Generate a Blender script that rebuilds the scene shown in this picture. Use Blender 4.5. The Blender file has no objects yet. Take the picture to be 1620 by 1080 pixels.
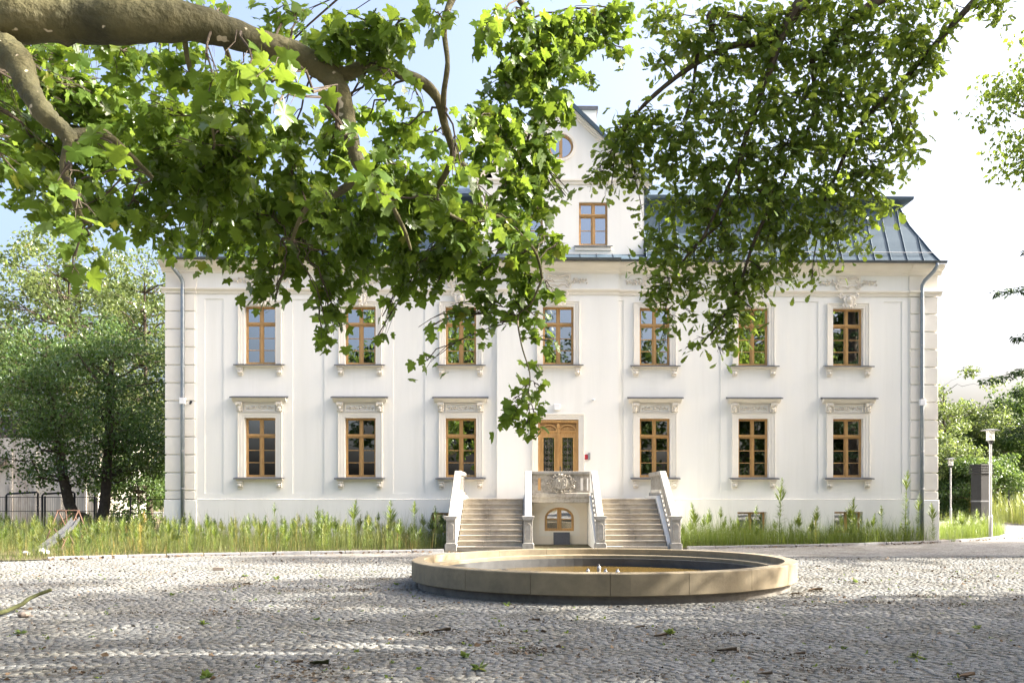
import bpy, bmesh, math, random
import numpy as np
from mathutils import Vector, Matrix

random.seed(7)
RNG = np.random.default_rng(11)
SC = bpy.context.scene
COL = SC.collection

# ------------------------------------------------------------------ camera
YAW = math.radians(1.2)
CA, SA = math.cos(YAW), math.sin(YAW)
FPX, CX, HY = 1500.0, 866.4, 786.0            # focal length and principal point, photo pixels
CAM = (0.0, -35.6, 1.7)
cd = bpy.data.cameras.new('camera')
cd.sensor_width = 36.0
cd.lens = 36.0 * FPX / 1620.0
cd.shift_x = (810 - CX) / 1620.0
cd.shift_y = (HY - 540) / 1620.0
cd.clip_start = 0.05
cd.clip_end = 3000
cam = bpy.data.objects.new('camera', cd)
cam.location = CAM
cam.rotation_euler = (math.pi / 2, 0, -YAW)
COL.objects.link(cam)
SC.camera = cam

# ------------------------------------------------------------------ sky, sun, exposure
SUN_EL, SUN_ROT = math.radians(33), math.radians(88.5)
world = bpy.data.worlds.new('World')
SC.world = world
world.use_nodes = True
wn = world.node_tree
sky = wn.nodes.new('ShaderNodeTexSky')
sky.sky_type = 'NISHITA'
sky.sun_disc = False
sky.sun_elevation = SUN_EL
sky.sun_rotation = SUN_ROT
sky.air_density = 0.8
sky.dust_density = 10.0
sky.ozone_density = 1.5
wn.links.new(sky.outputs[0], wn.nodes['Background'].inputs[0])
wn.nodes['Background'].inputs[1].default_value = 0.15
sd = bpy.data.lights.new('sun', 'SUN')
sd.energy = 4.8
sd.angle = math.radians(0.6)
sd.color = (1.0, 0.93, 0.82)
sun = bpy.data.objects.new('sun', sd)
sdir = Vector((math.sin(SUN_ROT) * math.cos(SUN_EL), math.cos(SUN_ROT) * math.cos(SUN_EL), math.sin(SUN_EL)))
sun.rotation_euler = sdir.to_track_quat('Z', 'Y').to_euler()
sun.location = (30, -30, 30)
COL.objects.link(sun)
VS = SC.view_settings
VS.view_transform = 'Standard'
VS.look = 'None'
VS.gamma = 1.0
VS.use_curve_mapping = False
VS.exposure = 2.1
SC.cycles.use_denoising = True
try:
    SC.cycles.denoiser = 'OPENIMAGEDENOISE'
    SC.cycles.denoising_input_passes = 'RGB_ALBEDO_NORMAL'
except Exception:
    pass
SC.cycles.max_bounces = 7
SC.cycles.diffuse_bounces = 4
SC.cycles.transmission_bounces = 5
SC.cycles.sample_clamp_indirect = 8

# ------------------------------------------------------------------ helpers
def Pd(px, py, d):
    """world point seen at photo pixel (px,py) at depth d (metres along the view axis)"""
    u = (px - CX) / FPX * d
    return Vector((u * CA + d * SA, CAM[1] - u * SA + d * CA, CAM[2] - (py - HY) / FPX * d))
def PY(px, py, Y):
    t = (px - CX) / FPX
    return Pd(px, py, (Y - CAM[1]) / (CA - SA * t))
def G(px, py, z=0.0):
    return Pd(px, py, FPX * (CAM[2] - z) / (py - HY))
def FX(px, Y=0.0):
    return PY(px, 700, Y).x

class MB:
    def __init__(s):
        s.v = []; s.f = []
    def add(s, vs, fs):
        o = len(s.v)
        s.v += [tuple(v) for v in vs]
        s.f += [tuple(i + o for i in f) for f in fs]
        return s
    def box(s, x0, x1, y0, y1, z0, z1):
        return s.add([(x0,y0,z0),(x1,y0,z0),(x1,y1,z0),(x0,y1,z0),(x0,y0,z1),(x1,y0,z1),(x1,y1,z1),(x0,y1,z1)],
                     [(0,3,2,1),(4,5,6,7),(0,1,5,4),(1,2,6,5),(2,3,7,6),(3,0,4,7)])
    def prism(s, prof, a0, a1, axis='x'):
        """extrude a closed profile; axis x: prof=(y,z); y: (x,z); z: (x,y)"""
        n = len(prof)
        def P(a, p):
            return (a, p[0], p[1]) if axis == 'x' else ((p[0], a, p[1]) if axis == 'y' else (p[0], p[1], a))
        vs = [P(a0, p) for p in prof] + [P(a1, p) for p in prof]
        fs = [tuple(range(n)), tuple(range(2*n-1, n-1, -1))]
        fs += [(i, (i+1) % n, n + (i+1) % n, n + i) for i in range(n)]
        return s.add(vs, fs)
    def tube(s, pts, rad, n=8, cap=True):
        pts = [Vector(p) for p in pts]
        if not hasattr(rad, '__len__'): rad = [rad] * len(pts)
        vs = []; fs = []
        up = None
        for i, p in enumerate(pts):
            a = pts[max(i-1, 0)]; b = pts[min(i+1, len(pts)-1)]
            t = (b - a)
            if t.length < 1e-9: t = Vector((0,0,1))
            t.normalize()
            if up is None:
                up = Vector((0,0,1)) if abs(t.z) < .9 else Vector((1,0,0))
            e = t.cross(up)
            if e.length < 1e-6: e = t.orthogonal()
            e.normalize(); up = e.cross(t)
            for k in range(n):
                an = 2*math.pi*k/n
                vs.append(p + (e*math.cos(an) + up*math.sin(an)) * rad[i])
        for i in range(len(pts)-1):
            for k in range(n):
                fs.append((i*n+k, i*n+(k+1) % n, (i+1)*n+(k+1) % n, (i+1)*n+k))
        if cap:
            fs.append(tuple(range(n-1, -1, -1)))
            fs.append(tuple(range((len(pts)-1)*n, len(pts)*n)))
        return s.add(vs, fs)
    def lathe(s, prof, n=24, c=(0,0,0), closed=False):
        vs = []; fs = []
        m = len(prof)
        for k in range(n):
            a = 2*math.pi*k/n
            for r, z in prof:
                vs.append((c[0]+r*math.cos(a), c[1]+r*math.sin(a), c[2]+z))
        for k in range(n):
            k2 = (k+1) % n
            for i in range(m-1 if not closed else m):
                j = (i+1) % m
                fs.append((k*m+i, k2*m+i, k2*m+j, k*m+j))
        return s.add(vs, fs)
    def ball(s, c, r, sz=1.0, n=8):
        rings = 5
        prof = []
        vs = [(c[0], c[1], c[2]-r*sz)]; fs = []
        for i in range(1, rings):
            a = math.pi*i/rings - math.pi/2
            for k in range(n):
                b = 2*math.pi*k/n
                vs.append((c[0]+r*math.cos(a)*math.cos(b), c[1]+r*math.cos(a)*math.sin(b), c[2]+r*sz*math.sin(a)))
        vs.append((c[0], c[1], c[2]+r*sz))
        for k in range(n):
            fs.append((0, 1+(k+1) % n, 1+k))
            for i in range(rings-2):
                fs.append((1+i*n+k, 1+i*n+(k+1) % n, 1+(i+1)*n+(k+1) % n, 1+(i+1)*n+k))
            fs.append((1+(rings-2)*n+k, 1+(rings-2)*n+(k+1) % n, len(vs)-1))
        return s.add(vs, fs)
    def mesh(s, name, mat, smooth=False, bevel=0.0, seg=1):
        me = bpy.data.meshes.new(name)
        me.from_pydata(s.v, [], s.f)
        bm = bmesh.new(); bm.from_mesh(me)
        bmesh.ops.recalc_face_normals(bm, faces=bm.faces)
        if bevel > 0:
            es = [e for e in bm.edges if len(e.link_faces) == 2 and e.calc_face_angle(0) > 0.7]
            bmesh.ops.bevel(bm, geom=es, offset=bevel, segments=seg, affect='EDGES', clamp_overlap=True, profile=.5)
        bm.to_mesh(me); bm.free()
        if smooth:
            me.polygons.foreach_set('use_smooth', [True]*len(me.polygons))
        me.materials.append(mat)
        return me
    def build(s, name, mat, parent=None, loc=(0,0,0), rot=(0,0,0), **k):
        return O(name, s.mesh(name, mat, **k), parent, loc, rot)

def O(name, me, parent=None, loc=(0,0,0), rot=(0,0,0), scale=None):
    o = bpy.data.objects.new(name, me)
    COL.objects.link(o)
    o.location = loc; o.rotation_euler = rot
    if scale is not None: o.scale = scale if hasattr(scale, '__len__') else (scale,)*3
    if parent is not None: o.parent = parent
    return o
def tag(o, label=None, cat=None, group=None, kind=None):
    if label: o['label'] = label
    if cat: o['category'] = cat
    if group: o['group'] = group
    if kind: o['kind'] = kind
    return o
def empty(name, loc, label, cat, group=None, rz=0):
    o = O(name, None, None, loc, (0, 0, rz))
    return tag(o, label, cat, group)

def np_mesh(name, V, F, mat, smooth=False, attrs=None):
    """V (n,3) array, F (m,k) int array of tris or quads"""
    me = bpy.data.meshes.new(name)
    V = np.ascontiguousarray(V, dtype=np.float32); F = np.ascontiguousarray(F, dtype=np.int32)
    m, k = F.shape
    me.vertices.add(len(V)); me.vertices.foreach_set('co', V.ravel())
    me.loops.add(m*k); me.loops.foreach_set('vertex_index', F.ravel())
    me.polygons.add(m)
    me.polygons.foreach_set('loop_start', np.arange(0, m*k, k, dtype=np.int32))
    if smooth: me.polygons.foreach_set('use_smooth', np.ones(m, dtype=bool))
    me.update(calc_edges=True)
    for nm, arr in (attrs or {}).items():
        at = me.attributes.new(nm, 'FLOAT', 'POINT')
        at.data.foreach_set('value', np.ascontiguousarray(arr, dtype=np.float32))
    me.materials.append(mat)
    return me

# ------------------------------------------------------------------ materials
def new_mat(name):
    m = bpy.data.materials.new(name)
    m.use_nodes = True
    nt = m.node_tree
    b = nt.nodes['Principled BSDF']
    return m, nt, b
def N(nt, t, **kw):
    n = nt.nodes.new(t)
    for k, v in kw.items():
        if k.startswith('i_'): n.inputs[k[2:].replace('_', ' ')].default_value = v
        else: setattr(n, k, v)
    return n
def ramp(nt, fac, stops):
    r = nt.nodes.new('ShaderNodeValToRGB')
    e = r.color_ramp.elements
    while len(e) > 1: e.remove(e[-1])
    e[0].position = stops[0][0]; e[0].color = (*stops[0][1], 1)
    for p, c in stops[1:]:
        x = e.new(p); x.color = (*c, 1)
    nt.links.new(fac, r.inputs[0])
    return r.outputs[0]
def mottled(name, c1, c2, scale=3.0, rough=.8, bump=.0, bscale=60.0, c3=None, scale3=.7, stretch=None, spec=.3, metallic=0., objrand=0.0):
    m, nt, b = new_mat(name)
    L = nt.links.new
    tc = N(nt, 'ShaderNodeNewGeometry')
    src = tc.outputs['Position']
    if stretch:
        mp = N(nt, 'ShaderNodeMapping'); mp.inputs['Scale'].default_value = stretch
        L(src, mp.inputs['Vector']); src = mp.outputs['Vector']
    n1 = N(nt, 'ShaderNodeTexNoise'); n1.inputs['Scale'].default_value = scale; n1.inputs['Detail'].default_value = 8; n1.inputs['Roughness'].default_value = .62
    L(src, n1.inputs['Vector'])
    col = ramp(nt, n1.outputs['Fac'], [(.3, c1), (.7, c2)])
    if c3 is not None:
        n2 = N(nt, 'ShaderNodeTexNoise'); n2.inputs['Scale'].default_value = scale3; n2.inputs['Detail'].default_value = 10; n2.inputs['Roughness'].default_value = .7
        L(src, n2.inputs['Vector'])
        mx = N(nt, 'ShaderNodeMix', data_type='RGBA')
        f = ramp(nt, n2.outputs['Fac'], [(.5, (0,0,0)), (.72, (1,1,1))])
        L(f, mx.inputs[0]); L(col, mx.inputs[6]); mx.inputs[7].default_value = (*c3, 1)
        col = mx.outputs[2]
    if objrand:
        oi = N(nt, 'ShaderNodeObjectInfo')
        hv = N(nt, 'ShaderNodeHueSaturation')
        mr = N(nt, 'ShaderNodeMapRange'); mr.inputs[3].default_value = 1-objrand; mr.inputs[4].default_value = 1+objrand
        L(oi.outputs['Random'], mr.inputs[0]); L(mr.outputs[0], hv.inputs['Value']); L(col, hv.inputs['Color'])
        col = hv.outputs[0]
    L(col, b.inputs['Base Color'])
    b.inputs['Roughness'].default_value = rough
    b.inputs['Specular IOR Level'].default_value = spec
    b.inputs['Metallic'].default_value = metallic
    if bump > 0:
        n3 = N(nt, 'ShaderNodeTexNoise'); n3.inputs['Scale'].default_value = bscale; n3.inputs['Detail'].default_value = 6
        L(tc.outputs['Position'], n3.inputs['Vector'])
        bp = N(nt, 'ShaderNodeBump'); bp.inputs['Strength'].default_value = bump; bp.inputs['Distance'].default_value = .01
        L(n3.outputs['Fac'], bp.inputs['Height']); L(bp.outputs[0], b.inputs['Normal'])
    return m

M = {}
M['plaster'] = mottled('white_plaster', (.775,.765,.715), (.815,.805,.758), .9, .9, .22, 45, c3=(.745,.735,.683), scale3=.8, stretch=(2.2,1,.16))
M['trim'] = mottled('trim_plaster', (.76,.715,.63), (.80,.76,.68), 2.0, .85, .15, 70)
M['relief'] = mottled('relief_plaster', (.72,.67,.585), (.79,.74,.66), 12.0, .85)
M['quoin'] = mottled('quoin_plaster', (.745,.70,.62), (.80,.76,.685), 1.6, .9, .2, 50, objrand=.02)
M['nicheplaster'] = mottled('niche_plaster', (.76,.69,.57), (.81,.745,.63), 1.3, .9, .2, 50)
M['stone'] = mottled('step_limestone', (.35,.31,.25), (.45,.405,.335), 5.0, .85, .3, 60, c3=(.27,.235,.185), scale3=1.6, objrand=.06)
M['balstone'] = mottled('balustrade_stone', (.27,.255,.225), (.39,.375,.34), 7.0, .85, .4, 80, c3=(.19,.175,.15), scale3=3.0)
M['oldstone'] = mottled('weathered_stone', (.30,.27,.225), (.48,.44,.375), 9.0, .9, .5, 70, c3=(.16,.145,.12), scale3=4.0)
M['sand'] = mottled('sandstone', (.19,.16,.108), (.275,.23,.152), 3.0, .8, .3, 120, c3=(.15,.128,.092), scale3=1.4, objrand=.05)
M['crest'] = mottled('carved_stone', (.33,.295,.24), (.50,.46,.39), 9.0, .9, .4, 70, c3=(.2,.18,.15), scale3=6.0)
M['concrete'] = mottled('basin_concrete', (.13,.122,.11), (.21,.195,.17), 4.0, .85, .3, 40, c3=(.08,.075,.065), scale3=1.5)
M['basin'] = mottled('basin_lining', (.045,.048,.052), (.085,.088,.09), 3.0, .7, .2, 40)
M['kerb'] = mottled('kerb_concrete', (.21,.212,.22), (.29,.29,.295), 6.0, .9, .3, 60, c3=(.24,.23,.21), scale3=2.0, objrand=.08)
M['zinc'] = mottled('zinc_sheet', (.045,.075,.105), (.075,.108,.14), 1.6, .6, .08, 8, metallic=.05, spec=.25, objrand=.06)
M['zincdark'] = mottled('zinc_flashing', (.115,.12,.13), (.17,.175,.19), 5.0, .5, metallic=.3)
M['pipe'] = mottled('zinc_pipe', (.20,.235,.265), (.30,.335,.365), 4.0, .35, metallic=.5, spec=.5)
M['gutter'] = mottled('zinc_gutter', (.075,.09,.10), (.115,.13,.14), 5.0, .45, metallic=.3)
M['darkmetal'] = mottled('dark_metal', (.03,.032,.035), (.055,.055,.06), 8.0, .5, metallic=.4)
M['greymetal'] = mottled('grey_metal', (.30,.31,.32), (.40,.40,.41), 8.0, .45, metallic=.6)
M['chutemetal'] = mottled('worn_steel', (.05,.053,.058), (.085,.09,.096), 9.0, .5, metallic=.2)
M['iron'] = mottled('wrought_iron', (.10,.09,.075), (.2,.18,.15), 20.0, .55, metallic=.4)
M['rust'] = mottled('rusty_steel', (.12,.065,.045), (.20,.125,.095), 14.0, .8)
M['granite'] = mottled('dark_granite', (.035,.035,.038), (.10,.10,.105), 60.0, .35, spec=.5)
M['whiteplastic'] = mottled('white_plastic', (.78,.78,.78), (.82,.82,.82), 4.0, .4)
M['red'] = mottled('red_plastic', (.38,.03,.04), (.42,.04,.05), 4.0, .4)
M['soil'] = mottled('soil', (.075,.06,.035), (.15,.125,.07), 2.0, .95, .5, 30, c3=(.06,.085,.025), scale3=.8)
M['joint'] = mottled('joint_grit', (.035,.03,.024), (.19,.176,.15), 34.0, .95, .6, 90, c3=(.045,.04,.026), scale3=1.6)
M['pillarmat'] = mottled('anthracite_metal', (.010,.011,.013), (.018,.019,.021), 4.0, .5)
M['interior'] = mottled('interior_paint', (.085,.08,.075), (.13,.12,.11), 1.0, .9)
M['shed'] = mottled('shed_concrete', (.40,.375,.34), (.60,.575,.53), 1.2, .9, .3, 20, c3=(.22,.17,.13), scale3=.7, stretch=(1.5,1.5,.4))
M['tile'] = mottled('dark_roof_tile', (.05,.04,.035), (.09,.075,.065), 4.0, .8)
M['bark_brown'] = mottled('bark_brown', (.045,.035,.025), (.10,.08,.06), 7.0, .95, .8, 30)
M['litter'] = mottled('dry_leaf', (.10,.065,.04), (.22,.155,.095), 9.0, .8, objrand=.25)
M['darkbark'] = mottled('bark_flake', (.06,.045,.03), (.14,.11,.075), 9.0, .9, .5, 40)
M['mossy'] = mottled('mossy_stick', (.03,.038,.012), (.065,.068,.026), 12.0, .9, .5, 60)
M['brickgrey'] = mottled('grey_brick', (.17,.14,.115), (.25,.215,.18), 14.0, .9, .5, 60)
M['stonewhite'] = mottled('white_rubble', (.55,.53,.5), (.72,.7,.66), 5.0, .9, .3, 30)

def wood():
    m, nt, b = new_mat('varnished_oak')
    L = nt.links.new
    tc = N(nt, 'ShaderNodeNewGeometry')
    mp = N(nt, 'ShaderNodeMapping'); mp.inputs['Scale'].default_value = (14, 14, 1.6)
    L(tc.outputs['Position'], mp.inputs['Vector'])
    n1 = N(nt, 'ShaderNodeTexNoise'); n1.inputs['Scale'].default_value = 3; n1.inputs['Detail'].default_value = 6
    L(mp.outputs[0], n1.inputs['Vector'])
    c = ramp(nt, n1.outputs['Fac'], [(.3, (.37,.205,.068)), (.7, (.55,.335,.13))])
    L(c, b.inputs['Base Color'])
    b.inputs['Roughness'].default_value = .42
    b.inputs['Coat Weight'].default_value = .15
    return m
M['wood'] = wood()

def glass():
    m, nt, b = new_mat('window_glass')
    L = nt.links.new
    out = nt.nodes['Material Output']
    tr = N(nt, 'ShaderNodeBsdfTransparent'); tr.inputs[0].default_value = (.28,.31,.30,1)
    gl = N(nt, 'ShaderNodeBsdfGlossy'); gl.inputs['Roughness'].default_value = .012
    gl.inputs['Color'].default_value = (.93,.96,1,1)
    tc = N(nt, 'ShaderNodeNewGeometry')
    n1 = N(nt, 'ShaderNodeTexNoise'); n1.inputs['Scale'].default_value = 1.7; n1.inputs['Detail'].default_value = 1
    L(tc.outputs['Position'], n1.inputs['Vector'])
    bp = N(nt, 'ShaderNodeBump'); bp.inputs['Strength'].default_value = .05; bp.inputs['Distance'].default_value = .02
    L(n1.outputs['Fac'], bp.inputs['Height']); L(bp.outputs[0], gl.inputs['Normal'])
    fr = N(nt, 'ShaderNodeFresnel'); fr.inputs[0].default_value = 1.5
    ma = N(nt, 'ShaderNodeMath', operation='MULTIPLY_ADD'); ma.inputs[1].default_value = 1.0; ma.inputs[2].default_value = .42
    L(fr.outputs[0], ma.inputs[0])
    mx = N(nt, 'ShaderNodeMixShader')
    L(ma.outputs[0], mx.inputs[0]); L(tr.outputs[0], mx.inputs[1]); L(gl.outputs[0], mx.inputs[2])
    L(mx.outputs[0], out.inputs[0])
    return m
M['glass'] = glass()

def water():
    m, nt, b = new_mat('pond_water')
    L = nt.links.new
    b.inputs['Base Color'].default_value = (.13,.085,.022,1)
    b.inputs['Roughness'].default_value = .06
    b.inputs['Specular IOR Level'].default_value = .28
    b.inputs['IOR'].default_value = 1.33
    tc = N(nt, 'ShaderNodeNewGeometry')
    n1 = N(nt, 'ShaderNodeTexNoise'); n1.inputs['Scale'].default_value = 5; n1.inputs['Detail'].default_value = 3
    L(tc.outputs['Position'], n1.inputs['Vector'])
    bp = N(nt, 'ShaderNodeBump'); bp.inputs['Strength'].default_value = .06; bp.inputs['Distance'].default_value = .02
    L(n1.outputs['Fac'], bp.inputs['Height']); L(bp.outputs[0], b.inputs['Normal'])
    return m
M['water'] = water()

def leafmat(name, dark, light, trans, tw=.45, gloss=.12):
    """leaf blade: diffuse + light shining through; per-leaf tint attribute"""
    m, nt, b = new_mat(name)
    L = nt.links.new
    out = nt.nodes['Material Output']
    at = N(nt, 'ShaderNodeAttribute'); at.attribute_name = 'tint'
    c = ramp(nt, at.outputs['Fac'], [(0, dark), (.75, light), (.94, tuple(min(1, x*1.3) for x in light)), (1.0, (light[0]*2.4, light[1]*1.5, light[2]*1.4))])
    c2 = ramp(nt, at.outputs['Fac'], [(0, tuple(x*.75 for x in trans)), (1, trans)])
    di = N(nt, 'ShaderNodeBsdfDiffuse'); L(c, di.inputs[0])
    tl = N(nt, 'ShaderNodeBsdfTranslucent'); L(c2, tl.inputs[0])
    mx = N(nt, 'ShaderNodeMixShader'); mx.inputs[0].default_value = tw
    L(di.outputs[0], mx.inputs[1]); L(tl.outputs[0], mx.inputs[2])
    gl = N(nt, 'ShaderNodeBsdfGlossy'); gl.inputs['Roughness'].default_value = .42; gl.inputs[0].default_value = (.9,.95,.9,1)
    fr = N(nt, 'ShaderNodeFresnel'); fr.inputs[0].default_value = 1.4
    ma = N(nt, 'ShaderNodeMath', operation='MULTIPLY'); ma.inputs[1].default_value = gloss*2.5
    L(fr.outputs[0], ma.inputs[0])
    m2 = N(nt, 'ShaderNodeMixShader'); L(ma.outputs[0], m2.inputs[0]); L(mx.outputs[0], m2.inputs[1]); L(gl.outputs[0], m2.inputs[2])
    L(m2.outputs[0], out.inputs[0])
    return m
M['planeleaf'] = leafmat('plane_leaf', (.046,.092,.016), (.108,.175,.030), (.25,.36,.036), .5, .045)
M['oakleaf'] = leafmat('oak_leaf', (.054,.098,.021), (.122,.19,.038), (.30,.40,.045), .5, .05)
M['parkleaf'] = leafmat('park_leaf', (.016,.030,.008), (.035,.058,.014), (.06,.09,.014), .35, .03)
M['bushleaf'] = leafmat('bush_leaf', (.034,.075,.018), (.088,.148,.038), (.18,.27,.052), .42)
M['paleleaf'] = leafmat('pale_leaf', (.06,.10,.028), (.135,.17,.055), (.23,.30,.07), .48)
M['needle'] = leafmat('needle_leaf', (.025,.05,.022), (.05,.085,.035), (.07,.12,.03), .25, .05)
M['grass'] = leafmat('grass_blade', (.05,.085,.022), (.165,.18,.07), (.21,.25,.07), .4, .04)
M['weed'] = leafmat('weed_leaf', (.06,.12,.025), (.14,.19,.045), (.26,.34,.06), .42, .05)
M['weedyellow'] = leafmat('goldenrod_leaf', (.10,.135,.03), (.20,.225,.065), (.29,.33,.075), .42, .05)
M['bloom'] = mottled('white_bloom', (.62,.58,.52), (.75,.72,.68), 20., .9)

def planebark():
    m, nt, b = new_mat('plane_bark')
    L = nt.links.new
    tc = N(nt, 'ShaderNodeNewGeometry')
    n1 = N(nt, 'ShaderNodeTexNoise'); n1.inputs['Scale'].default_value = 2.2; n1.inputs['Detail'].default_value = 5; n1.inputs['Roughness'].default_value = .6
    L(tc.outputs['Position'], n1.inputs['Vector'])
    c = ramp(nt, n1.outputs['Fac'], [(.30, (.026,.026,.009)), (.46, (.062,.058,.021)), (.6, (.10,.09,.037)), (.75, (.045,.044,.016))])
    v = N(nt, 'ShaderNodeTexNoise'); v.inputs['Scale'].default_value = 9; v.inputs['Detail'].default_value = 2
    L(tc.outputs['Position'], v.inputs['Vector'])
    f = ramp(nt, v.outputs['Fac'], [(.70, (0,0,0)), (.72, (1,1,1))])
    mx = N(nt, 'ShaderNodeMix', data_type='RGBA')
    L(f, mx.inputs[0]); L(c, mx.inputs[6]); mx.inputs[7].default_value = (.46,.40,.29,1)
    L(mx.outputs[2], b.inputs['Base Color'])
    b.inputs['Roughness'].default_value = .8
    n3 = N(nt, 'ShaderNodeTexNoise'); n3.inputs['Scale'].default_value = 14; n3.inputs['Detail'].default_value = 8
    L(tc.outputs['Position'], n3.inputs['Vector'])
    bp = N(nt, 'ShaderNodeBump'); bp.inputs['Strength'].default_value = .8; bp.inputs['Distance'].default_value = .04
    L(n3.outputs['Fac'], bp.inputs['Height']); L(bp.outputs[0], b.inputs['Normal'])
    return m
M['planebark'] = planebark()

def settmat(name, cells):
    m, nt, b = new_mat(name)
    L = nt.links.new
    tc = N(nt, 'ShaderNodeNewGeometry')
    n1 = N(nt, 'ShaderNodeTexNoise'); n1.inputs['Scale'].default_value = 70; n1.inputs['Detail'].default_value = 6; n1.inputs['Roughness'].default_value = .8
    L(tc.outputs['Position'], n1.inputs['Vector'])
    c = ramp(nt, n1.outputs['Fac'], [(.39, (.065,.066,.063)), (.5, (.172,.176,.170)), (.61, (.30,.305,.292))])
    n2 = N(nt, 'ShaderNodeTexNoise'); n2.inputs['Scale'].default_value = .9; n2.inputs['Detail'].default_value = 8; n2.inputs['Roughness'].default_value = .65
    L(tc.outputs['Position'], n2.inputs['Vector'])
    dirt = ramp(nt, n2.outputs['Fac'], [(.42, (1,1,1)), (.66, (.62,.58,.50))])
    mx = N(nt, 'ShaderNodeMix', data_type='RGBA', blend_type='MULTIPLY'); mx.inputs[0].default_value = .8
    L(c, mx.inputs[6]); L(dirt, mx.inputs[7])
    col = mx.outputs[2]
    if cells:
        cr = [n for n in nt.nodes if n.type == 'VALTORGB'][0].color_ramp.elements
        for e_, v_ in zip(cr, (.17,.27,.37)): e_.color = (v_, v_*.985, v_*.94, 1)  # far setts get a lighter stone colour, standing in for sunlit glare
        vo = N(nt, 'ShaderNodeTexVoronoi', feature='DISTANCE_TO_EDGE'); vo.inputs['Scale'].default_value = 9.5; vo.inputs['Randomness'].default_value = .55
        L(tc.outputs['Position'], vo.inputs['Vector'])
        vc = N(nt, 'ShaderNodeTexVoronoi'); vc.inputs['Scale'].default_value = 9.5; vc.inputs['Randomness'].default_value = .55
        L(tc.outputs['Position'], vc.inputs['Vector'])
        jf = ramp(nt, vo.outputs['Distance'], [(.04, (.26,.24,.2)), (.12, (1,1,1))])
        m3 = N(nt, 'ShaderNodeMix', data_type='RGBA', blend_type='MULTIPLY'); m3.inputs[0].default_value = .75
        L(col, m3.inputs[6]); L(jf, m3.inputs[7])
        sx = N(nt, 'ShaderNodeSeparateColor'); L(vc.outputs['Color'], sx.inputs[0])
        hv = N(nt, 'ShaderNodeHueSaturation')
        mr = N(nt, 'ShaderNodeMapRange'); mr.inputs[3].default_value = .8; mr.inputs[4].default_value = 1.15
        L(sx.outputs[0], mr.inputs[0]); L(mr.outputs[0], hv.inputs['Value']); L(m3.outputs[2], hv.inputs['Color'])
        col = hv.outputs[0]
        bh = vo.outputs['Distance']; bs, bd = .5, .03
    else:
        at = N(nt, 'ShaderNodeAttribute'); at.attribute_name = 'tint'
        hv = N(nt, 'ShaderNodeHueSaturation')
        mr = N(nt, 'ShaderNodeMapRange'); mr.inputs[3].default_value = .84; mr.inputs[4].default_value = 1.14
        L(at.outputs['Fac'], mr.inputs[0]); L(mr.outputs[0], hv.inputs['Value']); L(col, hv.inputs['Color'])
        col = hv.outputs[0]
        bh = n1.outputs['Fac']; bs, bd = .5, .004
    L(col, b.inputs['Base Color'])
    b.inputs['Roughness'].default_value = .85
    b.inputs['Specular IOR Level'].default_value = .25
    bp = N(nt, 'ShaderNodeBump'); bp.inputs['Strength'].default_value = bs; bp.inputs['Distance'].default_value = bd
    L(bh, bp.inputs['Height']); L(bp.outputs[0], b.inputs['Normal'])
    return m
M['sett'] = settmat('granite_sett', False)
M['court'] = settmat('granite_setts_far', True)
# ================================================================== GROUND
def sheet(name, pts, z, mat, parent=None):
    me = bpy.data.meshes.new(name)
    me.from_pydata([(p[0], p[1], z) for p in pts], [], [tuple(range(len(pts)))])
    bm = bmesh.new(); bm.from_mesh(me)
    bmesh.ops.triangulate(bm, faces=bm.faces)
    bmesh.ops.recalc_face_normals(bm, faces=bm.faces)
    for f in bm.faces:
        if f.normal.z < 0: f.normal_flip()
    bm.to_mesh(me); bm.free()
    me.materials.append(mat)
    return O(name, me, parent)

tag(sheet('ground', [(-900,-900),(900,-900),(900,900),(-900,900)], -.06, M['soil']), kind='structure')
Y0, Y1 = -28.3, -8.6
TL0, TR0, TL1, TR1 = -6.2, 6.0, -17.2, 16.2
mbc = MB()
def quad(a, b, c, d, z=0): mbc.add([(*a, z), (*b, z), (*c, z), (*d, z)], [(0,1,2,3)])
quad((-60,Y1),(60,Y1),(60,75),(-60,75))
quad((-60,Y0),(TL0,Y0),(TL1,Y1),(-60,Y1))
quad((TR0,Y0),(60,Y0),(60,Y1),(TR1,Y1))
quad((-60,-75),(60,-75),(60,Y0),(-60,Y0))
court = mbc.build('courtyard_pavement', M['court'])
tag(court, kind='structure')
bed = MB().add([(TL0,Y0,-.0045),(TR0,Y0,-.0045),(TR1,Y1,-.0045),(TL1,Y1,-.0045)], [(0,1,2,3)]).build('joint_bed', M['joint'], court)

# fountain placement (needed to keep setts clear of it)
fc_ = Pd(953, 786, 18.58)
FC = Vector((fc_.x, fc_.y, 0)); FR = 3.70

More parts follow.
